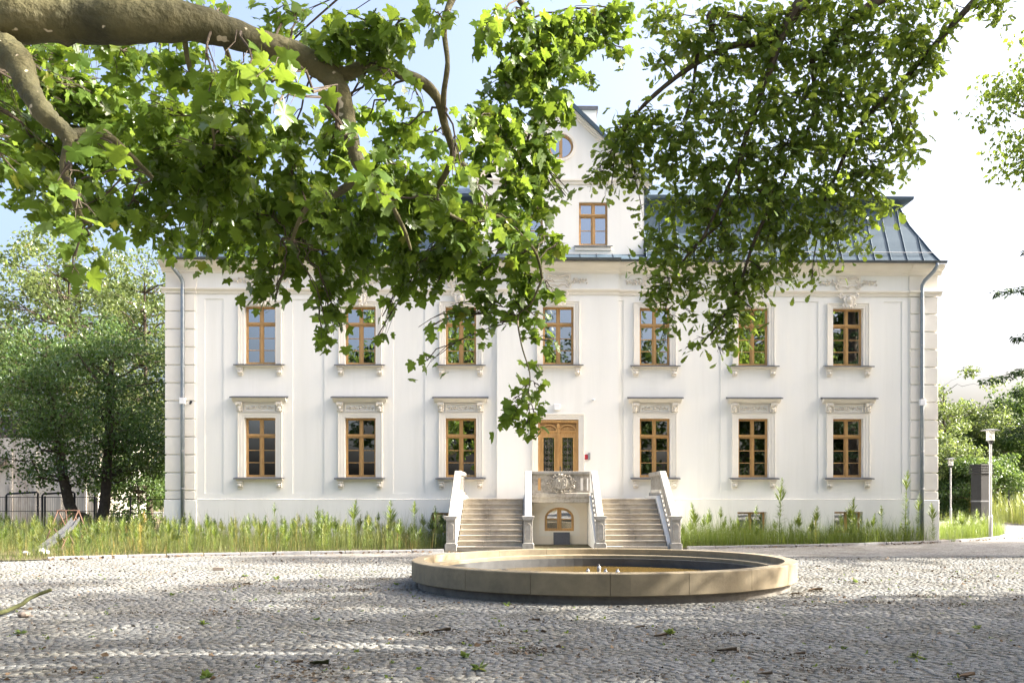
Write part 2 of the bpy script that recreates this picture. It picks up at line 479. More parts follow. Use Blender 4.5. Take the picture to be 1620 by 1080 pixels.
# granite setts laid in segmental arcs
def make_setts():
    w, R, pitch = 1.18, 1.15, .090
    half = math.asin(w/2/R)
    n = 13
    th = (np.arange(n) + .5) / n * 2*half - half
    lanes = np.arange(-16, 16)
    rows = np.arange(int((Y0-1)/pitch), int((Y1+1)/pitch))
    La, Ro, T = np.meshgrid(lanes, rows, th, indexing='ij')
    La = La.ravel(); Ro = Ro.ravel(); T = T.ravel()
    T = T + RNG.normal(0, .02, len(T)) + ((Ro % 2) - .5) * .05
    x = (La+.5)*w + R*np.sin(T)
    y = Ro*pitch + R*np.cos(T) - R + (La % 3)*.035
    f = (y - Y0) / (Y1 - Y0)
    ok = (y > Y0) & (y < Y1) & (x > TL0 + (TL1-TL0)*f) & (x < TR0 + (TR1-TR0)*f)
    ok &= (x-FC.x)**2 + (y-FC.y)**2 > (FR-.2)**2
    x, y, T = x[ok], y[ok], T[ok]
    m = len(x)
    x = x + RNG.normal(0, .006, m); y = y + RNG.normal(0, .007, m)
    ang = -T + RNG.normal(0, .10, m)
    a = .094*.5*RNG.uniform(.74, .96, m)          # half sizes: tangential, radial
    b = .090*.5*np.cos(T)*RNG.uniform(.80, .99, m)
    z = RNG.normal(-.001, .0022, m)
    tx, ty = RNG.normal(0, .010, m), RNG.normal(0, .010, m)
    return x, y, z, ang, a, b, tx, ty
def sett_verts(a, b, jit):
    # a,b arrays (m,), jit (m,8,2)
    m = len(a)
    sg = np.array([(-1,-1),(1,-1),(1,1),(-1,1)], float)
    V = np.zeros((m, 12, 3))
    for i in range(4):
        V[:, i, 0] = sg[i,0]*a*.91 + jit[:, i, 0]; V[:, i, 1] = sg[i,1]*b*.91 + jit[:, i, 1]; V[:, i, 2] = .004
        V[:, 4+i, 0] = sg[i,0]*a + jit[:, i, 0]; V[:, 4+i, 1] = sg[i,1]*b + jit[:, i, 1]; V[:, 4+i, 2] = -.004
        V[:, 8+i, 0] = V[:, 4+i, 0]; V[:, 8+i, 1] = V[:, 4+i, 1]; V[:, 8+i, 2] = -.03
    return V
SETTF = np.array([(0,1,2,3)] + [(4+i, 4+(i+1) % 4, (i+1) % 4, i) for i in range(4)] + [(8+i, 8+(i+1) % 4, 4+(i+1) % 4, 4+i) for i in range(4)])
sx_, sy_, sz_, san, sa_, sb_, stx, sty = make_setts()
px_d = (sx_*SA + (sy_-CAM[1])*CA); px_u = (sx_*CA - (sy_-CAM[1])*SA)
ppx = CX + FPX*px_u/px_d; ppy = HY + FPX*1.7/px_d
inview = (ppx > -5) & (ppx < 1625) & (ppy < 1085)
order = np.argsort(np.where(inview, px_d, 1e9))
near = order[:300]; rest = order[300:]
def sett_mesh_all(idx):
    m = len(idx)
    V = sett_verts(sa_[idx], sb_[idx], RNG.normal(0, .004, (m, 8, 2)))
    V[:, :4, 2] += V[:, :4, 0]*stx[idx][:, None] + V[:, :4, 1]*sty[idx][:, None]
    c, s = np.cos(san[idx])[:, None], np.sin(san[idx])[:, None]
    X = V[..., 0]*c - V[..., 1]*s + sx_[idx][:, None]
    Y = V[..., 0]*s + V[..., 1]*c + sy_[idx][:, None]
    Z = V[..., 2] + sz_[idx][:, None]
    VV = np.stack([X, Y, Z], -1).reshape(-1, 3)
    F = (SETTF[None] + (np.arange(m)*12)[:, None, None]).reshape(-1, 4)
    tint = np.repeat(RNG.uniform(0, 1, m), 12)
    return np_mesh('setts', VV, F, M['sett'], attrs={'tint': tint})
tag(O('setts', sett_mesh_all(rest), court), kind='stuff')
settvar = []
for i in range(10):
    V = sett_verts(np.array([.047]), np.array([.047]), RNG.normal(0, .004, (1, 8, 2)))[0]
    V[:4, 2] += V[:4, 0]*random.gauss(0, .035) + V[:4, 1]*random.gauss(0, .035)
    settvar.append(np_mesh('sett', V, SETTF, M['sett'], attrs={'tint': np.full(12, random.random())}))
for k, i in enumerate(near):
    O('sett', settvar[k % 10], court, (sx_[i], sy_[i], sz_[i]), (0, 0, san[i]), (sa_[i]/.047, sb_[i]/.047, 1))

# ------------------------------------------------------------------ kerb and lawns
kp = [G(*p) for p in ((75,886),(180,882.5),(285,880),(480,876.5),(700,873.2),(890,871),(1080,868.3),(1290,864.5),(1400,861.5),(1490,858),(1550,854.5),(1585,850.5),(1596,846.5),(1588,843),(1560,840.5))]
def resample(pts, step):
    out = [pts[0]]; acc = 0
    for a, b in zip(pts[:-1], pts[1:]):
        L = (b-a).length; t = step - acc
        while t <= L:
            out.append(a + (b-a)*(t/L)); t += step
        acc = (acc + L) % step
    return out
STAIR_X0, STAIR_X1 = -2.66, 4.88
kerb = tag(O('kerb', None), kind='structure')
kr = resample(kp, 1.0)
kmesh = MB().box(-.49, .49, 0, .13, -.05, .09).mesh('kerb_stone', M['kerb'], bevel=.012)
for a, b in zip(kr[:-1], kr[1:]):
    mid = (a+b)/2
    if STAIR_X0-.3 < mid.x < STAIR_X1+.3: continue
    dv = b-a
    O('kerb_stone', kmesh, kerb, (mid.x, mid.y, random.uniform(-.006,.006)), (0, 0, math.atan2(dv.y, dv.x)+random.gauss(0,.006)))
off = Vector((0, .1, 0))
lawn_near = [(-60,-9.9)] + [(p.x, p.y) for p in [G(0,888), G(40,887)]] + [(p.x, p.y+.06) for p in kp] + [(21.5,11.5),(19.5,20),(19,45),(-60,45)]
tag(sheet('lawn', lawn_near, .03, M['soil']), kind='structure')
pA, pB, pC = G(1700,836), G(1560,826), G(1480,818)
lawn_far = [(60,-2),(40,10),(pA.x,pA.y),(pB.x,pB.y),(pC.x,pC.y),(24,75),(24,140),(120,140),(120,-2)]
tag(sheet('meadow', lawn_far, .03, M['soil']), kind='structure')

# ================================================================== MANOR HOUSE
house = empty('manor_house', (0,0,0), 'white plastered manor house with grey hipped metal roof and central gable', 'house')
XL, XR = FX(264), FX(1481)
QL, QR = FX(311.5), FX(1437)
R0, R1 = FX(786.5), FX(978)
COLS = [FX(p) for p in (411.5, 570, 729, 883, 1036, 1192, 1341.5)]
XC = COLS[3]
HW = .575
LO0, LO1, UP0, UP1 = 2.44, 4.66, 6.66, 8.83
PL = 1.60                                                  # plinth top
DOOR_HW, DOOR1 = .76, 4.60
LAND = 1.65
WTOP = 10.42
panels = [(FX(a), FX(b)) for a, b in ((324,353.5),(463,513),(622,672),(1092,1140),(1247,1294.5),(1398,1427))]
basem = [(FX(683), FX(731), .35, 1.12), (FX(1166), FX(1212), .35, 1.14), (FX(1319), FX(1364), .35, 1.15)]
holes = [(c-HW, c+HW, LO0, LO1) for i, c in enumerate(COLS) if i != 3] + [(c-HW, c+HW, UP0, UP1) for c in COLS]
holes += [(XC-DOOR_HW, XC+DOOR_HW, LAND-.1, DOOR1)] + basem
PZ0, PZ1 = 1.83, 9.08

def relief_wall(x0, x1, z0, z1, depth, hole, xs, zs, back):
    xs = sorted(set(round(x, 4) for x in xs if x0 < x < x1) | {round(x0,4), round(x1,4)})
    zs = sorted(set(round(z, 4) for z in zs if z0 < z < z1) | {round(z0,4), round(z1,4)})
    nx, nz = len(xs)-1, len(zs)-1
    D = {}
    for i in range(nx):
        for j in range(nz):
            cx, cz = (xs[i]+xs[i+1])/2, (zs[j]+zs[j+1])/2
            D[i,j] = back if hole(cx, cz) else depth(cx, cz)
    mb = MB()
    for i in range(nx):
        for j in range(nz):
            d = D[i,j]; a, b, c, e = xs[i], xs[i+1], zs[j], zs[j+1]
            if d != back:
                mb.add([(a,d,c),(b,d,c),(b,d,e),(a,d,e)], [(0,1,2,3)])
            if i+1 < nx and D[i+1,j] != d:
                d2 = D[i+1,j]; mb.add([(b,d,c),(b,d2,c),(b,d2,e),(b,d,e)], [(0,1,2,3)])
            if j+1 < nz and D[i,j+1] != d:
                d2 = D[i,j+1]; mb.add([(a,d,e),(b,d,e),(b,d2,e),(a,d2,e)], [(0,1,2,3)])
    return mb
def depth_main(x, z):
    d = 0.0
    if R0 < x < R1: d = -.15
    elif x < QL or x > QR: d = -.02
    if z < PL: return d - .07
    if PZ0 < z < PZ1:
        for a, b in panels:
            if a < x < b: return d + .028
        if R1+.02 < x < R1+.2 or R0-.2 < x < R0-.02: return d + .028
    return d
def hole_main(x, z):
    return any(a < x < b and c < z < e for a, b, c, e in holes)
xs = [R0, R1, QL, QR, R1+.02, R1+.2, R0-.2, R0-.02] + [v for p in panels for v in p] + [v for h in holes for v in h[:2]]
zs = [PL, PZ0, PZ1] + [v for h in holes for v in h[2:]]
relief_wall(XL, XR, -.1, WTOP, depth_main, hole_main, xs, zs, .34).build('front_wall', M['plaster'], house)
DEP = 14.0
MB().box(XL, XL+.4, .341, DEP, -.1, WTOP).box(XR-.4, XR, .341, DEP, -.1, WTOP).box(XL+.4, XR-.4, DEP-.4, DEP, -.1, WTOP).add(
    [(XL,-.02,-.1),(XL,.341,-.1),(XL,.341,WTOP),(XL,-.02,WTOP),(XR,-.02,-.1),(XR,.341,-.1),(XR,.341,WTOP),(XR,-.02,WTOP)], [(0,1,2,3),(4,5,6,7)]).build('side_walls', M['plaster'], house)
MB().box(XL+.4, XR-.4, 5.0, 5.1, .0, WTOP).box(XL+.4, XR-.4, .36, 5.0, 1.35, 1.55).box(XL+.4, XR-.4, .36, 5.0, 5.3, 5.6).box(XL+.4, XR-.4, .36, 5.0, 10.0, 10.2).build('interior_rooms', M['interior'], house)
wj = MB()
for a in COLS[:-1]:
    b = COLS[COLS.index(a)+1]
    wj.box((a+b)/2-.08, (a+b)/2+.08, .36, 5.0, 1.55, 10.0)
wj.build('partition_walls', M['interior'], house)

# quoins
qz = 9.27; k = 0
while qz > PL + .05:
    z1 = qz; z0 = max(qz-.667, PL); qz -= .667
    for s, (a, b) in enumerate(((XL-.045, QL-.05), (QR+.05, XR+.045))):
        MB().box(a, b, -.075, .30, z0+.025, z1-.025).build('quoin', M['quoin'], house, bevel=.012)
for a, b in ((XL-.07, QL+.02), (QR-.02, XR+.07)):
    MB().box(a, b, -.12, .3, -.1, PL).build('plinth_corner', M['plaster'], house, bevel=.015)
    MB().box(a+.03, b-.02, -.05, .3, 9.5, 10.06).build('frieze_block', M['quoin'], house, bevel=.01)
# plinth cap, string course, cornice (broken forward over quoins and centre bay)
def segs(ext):
    return [(XL-ext, QL, -.05), (QL, R0, 0.0), (R0-.03, R1+.03, -.15), (R1, QR, 0.0), (QR, XR+ext, -.05)]
for a, b, o in segs(.06):
    prof = [(.02,9.28),(-.045,9.28),(-.055,9.34),(-.10,9.385),(-.15,9.42),(-.155,9.465),(-.13,9.475),(.02,9.50)]
    e0 = a - (.11 if a < XL else 0); e1 = b + (.11 if b > XR else 0)
    MB().prism([(y+o, z) for y, z in prof], e0, e1).build('string_course', M['trim'], house)
    prof = [(.02,10.06),(-.05,10.06),(-.06,10.12),(-.12,10.16),(-.14,10.2),(-.22,10.22),(-.32,10.27),(-.42,10.36),(-.43,10.415),(.02,10.418)]
    e0 = a - (.10 if a < XL else 0); e1 = b + (.10 if b > XR else 0)
    MB().prism([(y+o, z) for y, z in prof], e0, e1).build('cornice', M['trim'], house)
for a, b in ((QL+.02, R0), (R1, QR-.02)):
    MB().prism([(.0,PL-.0),(-.075,PL-.0),(-.075,PL+.012),(.0,PL+.04)], a, b).build('plinth_cap', M['trim'], house)

# --------------------------------------------------------------- relief ornaments (meshes shared)
def spiral(mb, cx, cz, r, turns, a0, sgn, y, th, n=16, end=.25):
    pts = []; rr = []
    for i in range(n+1):
        t = i/n; a = a0 + sgn*turns*2*math.pi*t; q = r*(1-t*(1-end))
        pts.append((cx+q*math.cos(a), y, cz+q*math.sin(a))); rr.append(th*(1-.35*t))
    mb.tube(pts, rr, 5)
def leafbump(mb, x, z, l, ang, y, w=.35, h=.02):
    c, s = math.cos(ang), math.sin(ang)
    def p(u, v, d): return (x+u*c-v*s, y-d, z+u*s+v*c)
    mb.add([p(0,0,0), p(l*.5,l*w,0), p(l,0,0), p(l*.5,-l*w,0), p(l*.5,0,h)], [(0,1,4),(1,2,4),(2,3,4),(3,0,4)])
def frieze_mesh():
    mb = MB()
    for s in (-1, 1):
        spiral(mb, s*.30, .10, .11, .9, math.pi/2, -s, -.01, .034)
        spiral(mb, s*.36, -.12, .10, .9, -math.pi/2, s, -.01, .034)
        mb.tube([(s*.02,0,.13),(s*.12,-.01,.165),(s*.22,0,.19),(s*.30,0,.20)], .034, 5)
        mb.tube([(s*.02,0,-.17),(s*.12,-.01,-.12),(s*.24,0,-.13),(s*.33,0,-.21)], .034, 5)
        mb.tube([(s*.28,0,.02),(s*.42,-.012,-.03),(s*.60,0,.03),(s*.80,-.012,-.02),(s*1.0,0,.02)], .024, 5)
        for j in range(11):
            leafbump(mb, s*(.48+.055*j), .02*math.sin(j*1.7), .13-.003*j, math.pi/2*(1 if j % 2 else -1)+s*(.5-random.random()*1.0)-s*.5, -.004, .33, .06)
        spiral(mb, s*.66, .05, .06, .8, 0, s, 0, .014, 10)
        spiral(mb, s*.90, .04, .055, .8, math.pi, -s, 0, .014, 10)
    mb.tube([(-.26,-.0,-.03),(.26,-.0,-.03)], .018, 5); mb.tube([(-.2,-.0,.07),(.2,-.0,.07)], .012, 5)
    for a in (-.7,-.35,0,.35,.7): leafbump(mb, 0, .14, .1, math.pi/2+a, 0, .25, .03)
    for a in (-.5,0,.5): leafbump(mb, 0, -.15, .09, -math.pi/2+a, 0, .3, .03)
    return mb.mesh('frieze_relief', M['relief'])
def keystone_mesh():
    mb = MB()
    mb.prism([(-.12,-.05),(.12,-.05),(.19,.36),(-.19,.36)], -.09, .03, 'y')
    mb.ball((0,-.10,.18), .10, 1.25)                      # mask
    mb.ball((0,-.19,.17), .022, 1.6, 6)
    for s in (-1, 1):
        mb.ball((s*.038,-.185,.205), .018, .8, 6)
        spiral(mb, s*.23, .34, .09, 1.1, math.pi/2, -s, -.06, .032)
        spiral(mb, s*.17, .02, .06, .9, -math.pi/2, s, -.08, .028)
        mb.tube([(s*.14,-.08,.30),(s*.19,-.09,.2),(s*.15,-.09,.08)], [.03,.035,.02], 6)
        mb.tube([(s*.05,-.09,-.02),(s*.11,-.1,-.07)], [.03,.012], 6)
    for a in (-1.0,-.5,0,.5,1.0): leafbump(mb, 0, .27, .15, math.pi/2+a, -.1, .25, .05)
    mb.tube([(0,-.09,.0),(0,-.10,-.10)], [.035,.012], 6)
    return mb.mesh('keystone_relief', M['relief'])
def hoodpanel_mesh():
    mb = MB()
    mb.box(-.54,.54,-.03,.0,-.145,-.12).box(-.54,.54,-.03,.0,.12,.145).box(-.54,-.515,-.03,0,-.12,.12).box(.515,.54,-.03,0,-.12,.12)
    mb.tube([(.12*math.cos(a),-.004,.075*math.sin(a)) for a in np.linspace(0, 2*math.pi, 17)], .022, 5)
    mb.ball((0,0,0), .05, .7)
    for s in (-1, 1):
        spiral(mb, s*.20, .015, .06, 1.0, math.pi, -s, -.012, .024, 12)
        spiral(mb, s*.34, -.01, .055, 1.0, 0, s, -.012, .022, 12)
        for j in range(5): leafbump(mb, s*(.16+.065*j), .0, .075, (1 if j % 2 else -1)*math.pi/2+.3*s, -.004, .35, .045)
        leafbump(mb, s*.40, 0, .09, 0 if s > 0 else math.pi, 0, .3, .018)
    return mb.mesh('hood_relief', M['relief'])
def console_mesh():
    mb = MB()
    mb.prism([(0,-.17),(-.05,-.17),(-.09,-.13),(-.08,-.05),(-.13,.03),(-.2,.10),(-.2,.17),(0,.17)], -.105, .105)
    for s in (-1, 1): spiral(mb, s*.07, .09, .05, .9, math.pi/2, -s, -.205, .018, 10)
    mb.ball((0,-.13,-.03), .065, 1.1); mb.ball((0,-.10,-.12), .05, .9)
    for a in (-.6,0,.6): leafbump(mb, 0, -.10, .1, -math.pi/2+a, -.09, .28, .035)
    return mb.mesh('console', M['relief'], bevel=.004)
def bracket_mesh():
    mb = MB()
    mb.prism([(0,-.13),(-.05,-.13),(-.07,-.10),(-.10,-.08),(-.12,-.02),(-.10,.03),(-.15,.07),(-.15,.115),(0,.115)], -.095, .095)
    mb.ball((0,-.11,-.03), .06, 1.0)
    mb.box(-.13,.13,-.16,0,.115,.125)
    mb.box(-.075,.075,-.075,0,-.155,-.13)
    return mb.mesh('sill_bracket', M['relief'], bevel=.005)
FRI, KEY, HOP, CON, BRA = frieze_mesh(), keystone_mesh(), hoodpanel_mesh(), console_mesh(), bracket_mesh()

# --------------------------------------------------------------- windows
def frame_mesh(hw, h, rows=(.30,), bars=2, wy=.20):
    """casement frame, origin at bottom centre of the opening; transom at 70 percent"""
    mb = MB()
    t = .05
    zt = h*.70
    y0, y1 = wy, wy+.09
    mb.box(-hw, -hw+t, y0, y1, 0, h).box(hw-t, hw, y0, y1, 0, h)
    mb.box(-hw+t, hw-t, y0, y1, 0, t+.015).box(-hw+t, hw-t, y0, y1, h-t, h)
    mb.box(-hw+t, hw-t, y0-.03, y1, zt-.045, zt+.045)
    mb.box(-hw+t, hw-t, y0-.055, y0-.03, zt-.005, zt+.035)
    mb.box(-.052, .052, y0-.012, y1, t+.015, zt-.045).box(-.042, .042, y0-.008, y1, zt+.045, h-t)
    mb.box(-.02, .02, y0-.03, y0-.012, t+.05, zt-.08)
    s = .030
    for sg in (-1, 1):                                     # sash rails
        a, b = (-hw+t, -.052) if sg < 0 else (.052, hw-t)
        for c, e in ((t+.015, zt-.045), (zt+.045, h-t)):
            a2, b2 = (a, b)
            if c > zt: a2, b2 = ((-hw+t, -.042) if sg < 0 else (.042, hw-t))
            mb.box(a2, a2+s, y0+.014, y1-.01, c, e).box(b2-s, b2, y0+.014, y1-.01, c, e)
            mb.box(a2+s, b2-s, y0+.014, y1-.01, c, c+s).box(a2+s, b2-s, y0+.014, y1-.01, e-s, e)
        c, e = t+.015+s, zt-.045-s
        for q in range(1, bars+1):
            zz = c + (e-c)*q/(bars+1)
            mb.box(a+s, b-s, y0+.02, y1-.015, zz-.013, zz+.013)
    return mb.mesh('window', M['wood'], bevel=.004)
def pane_rects(hw, h, bars=2):
    t, s = .05, .030
    zt = h*.70
    out = []
    for sg in (-1, 1):
        a, b = (-hw+t+s, -.052-s) if sg < 0 else (.052+s, hw-t-s)
        c, e = t+.015+s, zt-.045-s
        st = (e-c)/(bars+1)
        for q in range(bars+1): out.append((a, b, c+st*q+(.013 if q else 0), c+st*(q+1)-(.013 if q < bars else 0)))
        out.append(((-hw+t+s if sg < 0 else .042+s), (-.042-s if sg < 0 else hw-t-s), zt+.045+s, h-t-s))
    return out
pane_cache = {}
def add_panes(parent, hw, h, bars=2, wy=.20):
    for i, (a, b, c, e) in enumerate(pane_rects(hw, h, bars)):
        key = (round(b-a, 4), round(e-c, 4))
        if key not in pane_cache:
            w2, h2 = (b-a)/2+.004, (e-c)/2+.004
            pane_cache[key] = MB().box(-w2, w2, -.003, .003, -h2, h2).mesh('pane', M['glass'])
        O('pane', pane_cache[key], parent, ((a+b)/2, wy+.05, (c+e)/2), (random.gauss(0,.0045), 0, random.gauss(0,.0055)))
H_LO, H_UP = LO1-LO0, UP1-UP0
FLO, FUP = frame_mesh(HW, H_LO), frame_mesh(HW, H_UP)
def surround_mesh(h, top, ow, name='surround'):
    mb = MB()
    for inn, out, pr in ((HW, HW+.10, -.035), (HW+.10, ow-.035, -.055), (ow-.035, ow, -.08)):
        ti = h + (inn-HW)*(top-h)/(ow-HW); to = h + (out-HW)*(top-h)/(ow-HW)
        mb.box(-out, -inn, pr, .0, 0, to).box(inn, out, pr, .0, 0, to).box(-inn, inn, pr, .0, ti, to)
    return mb.mesh(name, M['trim'], bevel=.004)
SLO, SUP = surround_mesh(H_LO, H_LO+.2, .82), surround_mesh(H_UP, H_UP+.19, .80)
SIL = MB().prism([(.0,-.14),(-.09,-.14),(-.10,-.10),(-.15,-.07),(-.155,-.035),(0,-.035)], -.86, .86).mesh('sill', M['trim'])
FLA = MB().prism([(.19,.015),(.19,-.01),(-.20,-.036),(-.225,-.075),(-.228,-.034)], -.935, .935).mesh('sill_flashing', M['zincdark'])
HOOD = MB().prism([(0,0),(-.10,0),(-.12,.03),(-.20,.06),(-.27,.12),(-.29,.155),(0,.16)], -.985, .985).mesh('hood', M['trim'])
HFL = MB().prism([(0,.235),(0,.163),(-.30,.163),(-.335,.135),(-.338,.18)], -1.04, 1.04).mesh('hood_flashing', M['zincdark'])
for i, c in enumerate(COLS):
    o = -.15 if i == 3 else 0.0
    if i != 3:
        w = O('window', FLO, house, (c, o, LO0), (0,0,random.gauss(0,.001)))
        add_panes(w, HW, H_LO)
        O('surround', SLO, w); O('sill', SIL, w); O('sill_flashing', FLA, w)
        for s in (-1, 1): O('sill_bracket', BRA, w, (s*.72, 0, -.27)); O('console', CON, w, (s*.74, 0, H_LO+.395), (0,0,0), (1.05,1.15,1))
        O('hood', HOOD, w, (0, 0, 5.235-LO0)); O('hood_flashing', HFL, w, (0, 0, 5.235-LO0)); O('hood_relief', HOP, w, (0, 0, H_LO+.385), (0,0,0), (1.05,2.0,1.05))
    w = O('window', FUP, house, (c, o, UP0))
    add_panes(w, HW, H_UP)
    O('surround', SUP, w); O('sill', SIL, w); O('sill_flashing', FLA, w)
    for s in (-1, 1): O('sill_bracket', BRA, w, (s*.72, 0, -.27))
    O('keystone_relief', KEY, w, (0, -.06, H_UP+.06), (0,0,0), (1.12,1.3,1.12))
    O('frieze_relief', FRI, house, (c, o-.005, 9.78), (0,0,0), (1.05,1.9,1.05))
    MB().box(-.48,.48,-.008,.0,-.27,.26).build('frieze_panel', M['trim'], house, (c, o, 9.78))
# basement windows
for a, b, c, e in basem:
    mb = MB(); hw = (b-a)/2
    mb.box(-hw, -hw+.07, .265, .335, 0, e-c).box(hw-.07, hw, .265, .335, 0, e-c).box(-hw+.07, hw-.07, .265, .335, e-c-.07, e-c).box(-hw+.07, hw-.07, .265, .335, 0, .07).box(-.05, .05, .255, .335, .07, e-c-.07)
    w = mb.build('basement_window', M['wood'], house, ((a+b)/2, 0, c), bevel=.004)
    for s in (-1, 1): MB().box(s*hw/2-(hw-.12)/2-.005, s*hw/2+(hw-.12)/2+.005, .30, .306, .07, e-c-.07).build('pane', M['glass'], w)

# --------------------------------------------------------------- front door
dr = MB()
hw, y0 = DOOR_HW, .04
dh = DOOR1 - LAND
dr.box(-hw, -hw+.085, y0, y0+.12, 0, dh).box(hw-.085, hw, y0, y0+.12, 0, dh).box(-hw+.085, hw-.085, y0, y0+.12, dh-.13, dh)
dr.box(-hw+.02, hw-.02, y0-.03, y0, dh-.10, dh-.02)
door = dr.build('entrance_door', M['wood'], house, (XC, -.15, LAND), bevel=.006)
ds = MB()
for inn, out, pr in ((hw, hw+.09, -.03), (hw+.09, hw+.17, -.05), (hw+.17, hw+.22, -.075)):
    ds.box(-out, -inn, pr, 0, 0, dh+(out-hw)).box(inn, out, pr, 0, 0, dh+(out-hw)).box(-inn, inn, pr, 0, dh+(inn-hw), dh+(out-hw))
ds.build('surround', M['trim'], door, bevel=.004)
for s in (-1, 1):
    lf = MB()
    a, b = (-hw+.09, -.035) if s < 0 else (.035, hw-.09)
    lw = b-a; cx = (a+b)/2
    gz0, gz1 = .75, 2.28
    lf.box(a, cx-.20, y0+.02, y0+.08, 0, gz1).box(cx+.20, b, y0+.02, y0+.08, 0, gz1)
    lf.box(cx-.20, cx+.20, y0+.02, y0+.08, 0, gz0).box(a, b, y0+.02, y0+.08, gz1, dh-.42).box(a, b, y0+.085, y0+.12, dh-.42, dh-.14)
    for x0_, x1_, z0_, z1_ in ((cx-.24,cx-.20,gz0-.04,gz1+.04),(cx+.20,cx+.24,gz0-.04,gz1+.04),(cx-.20,cx+.20,gz0-.04,gz0),(cx-.20,cx+.20,gz1,gz1+.04)):
        lf.box(x0_, x1_, y0-.005, y0+.02, z0_, z1_)
    lf.box(cx-.22, cx+.22, y0, y0+.02, .12, .62)
    leaf = lf.build('door_leaf', M['wood'], door, bevel=.004)
    ar = MB()
    zc = dh-.42; R_, r_ = lw/2-.005, lw/2-.045; ez = .24/R_
    arc = np.linspace(0, math.pi, 15)
    ar.prism([(cx+R_*math.cos(t), zc+R_*ez*math.sin(t)) for t in arc] + [(cx+r_*math.cos(t), zc+(R_*ez-.04)*math.sin(t)) for t in arc[::-1]], y0-.035, y0+.085, 'y')
    ar.box(cx-R_-.01, cx+R_+.01, y0-.035, y0+.02, zc-.045, zc-.003)
    ar.prism([(cx+(r_-.04)*math.cos(t), zc+.02+.13*math.sin(t)) for t in arc], y0+.03, y0+.085, 'y')
    ar.build('arched_panel', M['wood'], door)
    MB().box(cx-.20, cx+.20, y0+.055, y0+.06, gz0, gz1).build('pane', M['glass'], door)
    gr = MB(); gy = y0+.03
    gr.tube([(cx, gy, gz0), (cx, gy, gz1)], .011, 5)
    for u in (-.14, .14): gr.tube([(cx+u, gy, gz0), (cx+u, gy, gz1)], .007, 5)
    gr.box(cx-.2, cx+.2, gy-.006, gy+.006, 1.34, 1.36)
    for q in range(7):
        zz = gz0+.12+q*.215
        for u in (-1, 1):
            spiral(gr, cx+u*.085, zz, .07, 1.3, (math.pi/2 if q % 2 else -math.pi/2), u*(1 if q % 2 else -1), gy, .009, 14)
    for zz in (.98, 1.36, 1.72, 2.05): gr.ball((cx, gy-.01, zz), .035, 1.0, 6)
    gr.build('iron_grille', M['iron'], door)
asg = MB().box(-.035, .035, y0-.03, y0+.08, 0, dh-.14)
for q in range(9): asg.box(-.042, .042, y0-.045, y0-.03, 1.75+q*.045, 1.775+q*.045)
asg.box(-.055, .055, y0-.05, y0-.03, 2.35, 2.42).box(-.05, .05, y0-.05, y0-.03, dh-.30, dh-.16)
asg.build('door_astragal', M['wood'], door, bevel=.003)
hn = MB().box(.05, .10, y0-.02, y0-.002, .98, 1.2); hn.tube([(.075, y0-.02, 1.1), (.075, y0-.06, 1.1), (.16, y0-.065, 1.1)], .012, 6)
hn.build('handle', M['iron'], door)

# --------------------------------------------------------------- roof
EX0, EX1, EZ, BZ, INS = FX(261,-.52), FX(1488,-.52), 10.47, 12.86, 1.12
hcur = [(0,0),(.12,.155),(.24,.29),(.36,.415),(.46,.53),(.65,.74),(.85,.895),(1,1)]
GX0, GX1 = XC+.1-3.12, XC+.1+3.12
def rp(x, h, ins):
    i = ins*INS
    return (min(max(x, EX0+i), EX1-i), -.52+i, EZ+(BZ-EZ)*h)
x = EX0; npan = 47; stp = (EX1-EX0)/npan
roof = MB().add([(EX0+INS,-.52+INS,BZ+.28),(EX1-INS,-.52+INS,BZ+.28),(EX1-INS,DEP+.5-INS,BZ+.28),(EX0+INS,DEP+.5-INS,BZ+.28),(EX0+INS+6.5,7,BZ+2.9),(EX1-INS-6.5,7,BZ+2.9)],
    [(0,1,5,4),(1,2,5),(2,3,4,5),(3,0,4)])
for s, xe in ((1, EX0), (-1, EX1)):
    for (h0,i0),(h1,i1) in zip(hcur[:-1], hcur[1:]):
        roof.add([(xe+s*i0*INS,-.52+i0*INS,EZ+(BZ-EZ)*h0),(xe+s*i0*INS,DEP+.5-i0*INS,EZ+(BZ-EZ)*h0),(xe+s*i1*INS,DEP+.5-i1*INS,EZ+(BZ-EZ)*h1),(xe+s*i1*INS,-.52+i1*INS,EZ+(BZ-EZ)*h1)], [(0,1,2,3)])
for (h0,i0),(h1,i1) in zip(hcur[:-1], hcur[1:]):
    roof.add([(EX0+i0*INS,DEP+.5-i0*INS,EZ+(BZ-EZ)*h0),(EX1-i0*INS,DEP+.5-i0*INS,EZ+(BZ-EZ)*h0),(EX1-i1*INS,DEP+.5-i1*INS,EZ+(BZ-EZ)*h1),(EX0+i1*INS,DEP+.5-i1*INS,EZ+(BZ-EZ)*h1)], [(0,1,2,3)])
roofo = roof.build('roof', M['zinc'], house)
brk = MB()
bi = INS
ring = [(EX0+bi, -.52+bi), (EX1-bi, -.52+bi), (EX1-bi, DEP+.5-bi), (EX0+bi, DEP+.5-bi)]
for o0, z0, o1, z1 in ((.02, BZ-.05, .12, BZ+.06), (.12, BZ+.06, .40, BZ+.16), (.40, BZ+.16, .42, BZ+.27), (.42, BZ+.27, -.15, BZ+.33)):
    def rg(o, z): return [(ring[0][0]-o, ring[0][1]-o, z), (ring[1][0]+o, ring[1][1]-o, z), (ring[2][0]+o, ring[2][1]+o, z), (ring[3][0]-o, ring[3][1]+o, z)]
    brk.add(rg(o0, z0)+rg(o1, z1), [(i, (i+1) % 4, 4+(i+1) % 4, 4+i) for i in range(4)])
brk.build('roof_break_cornice', M['zinc'], roofo)
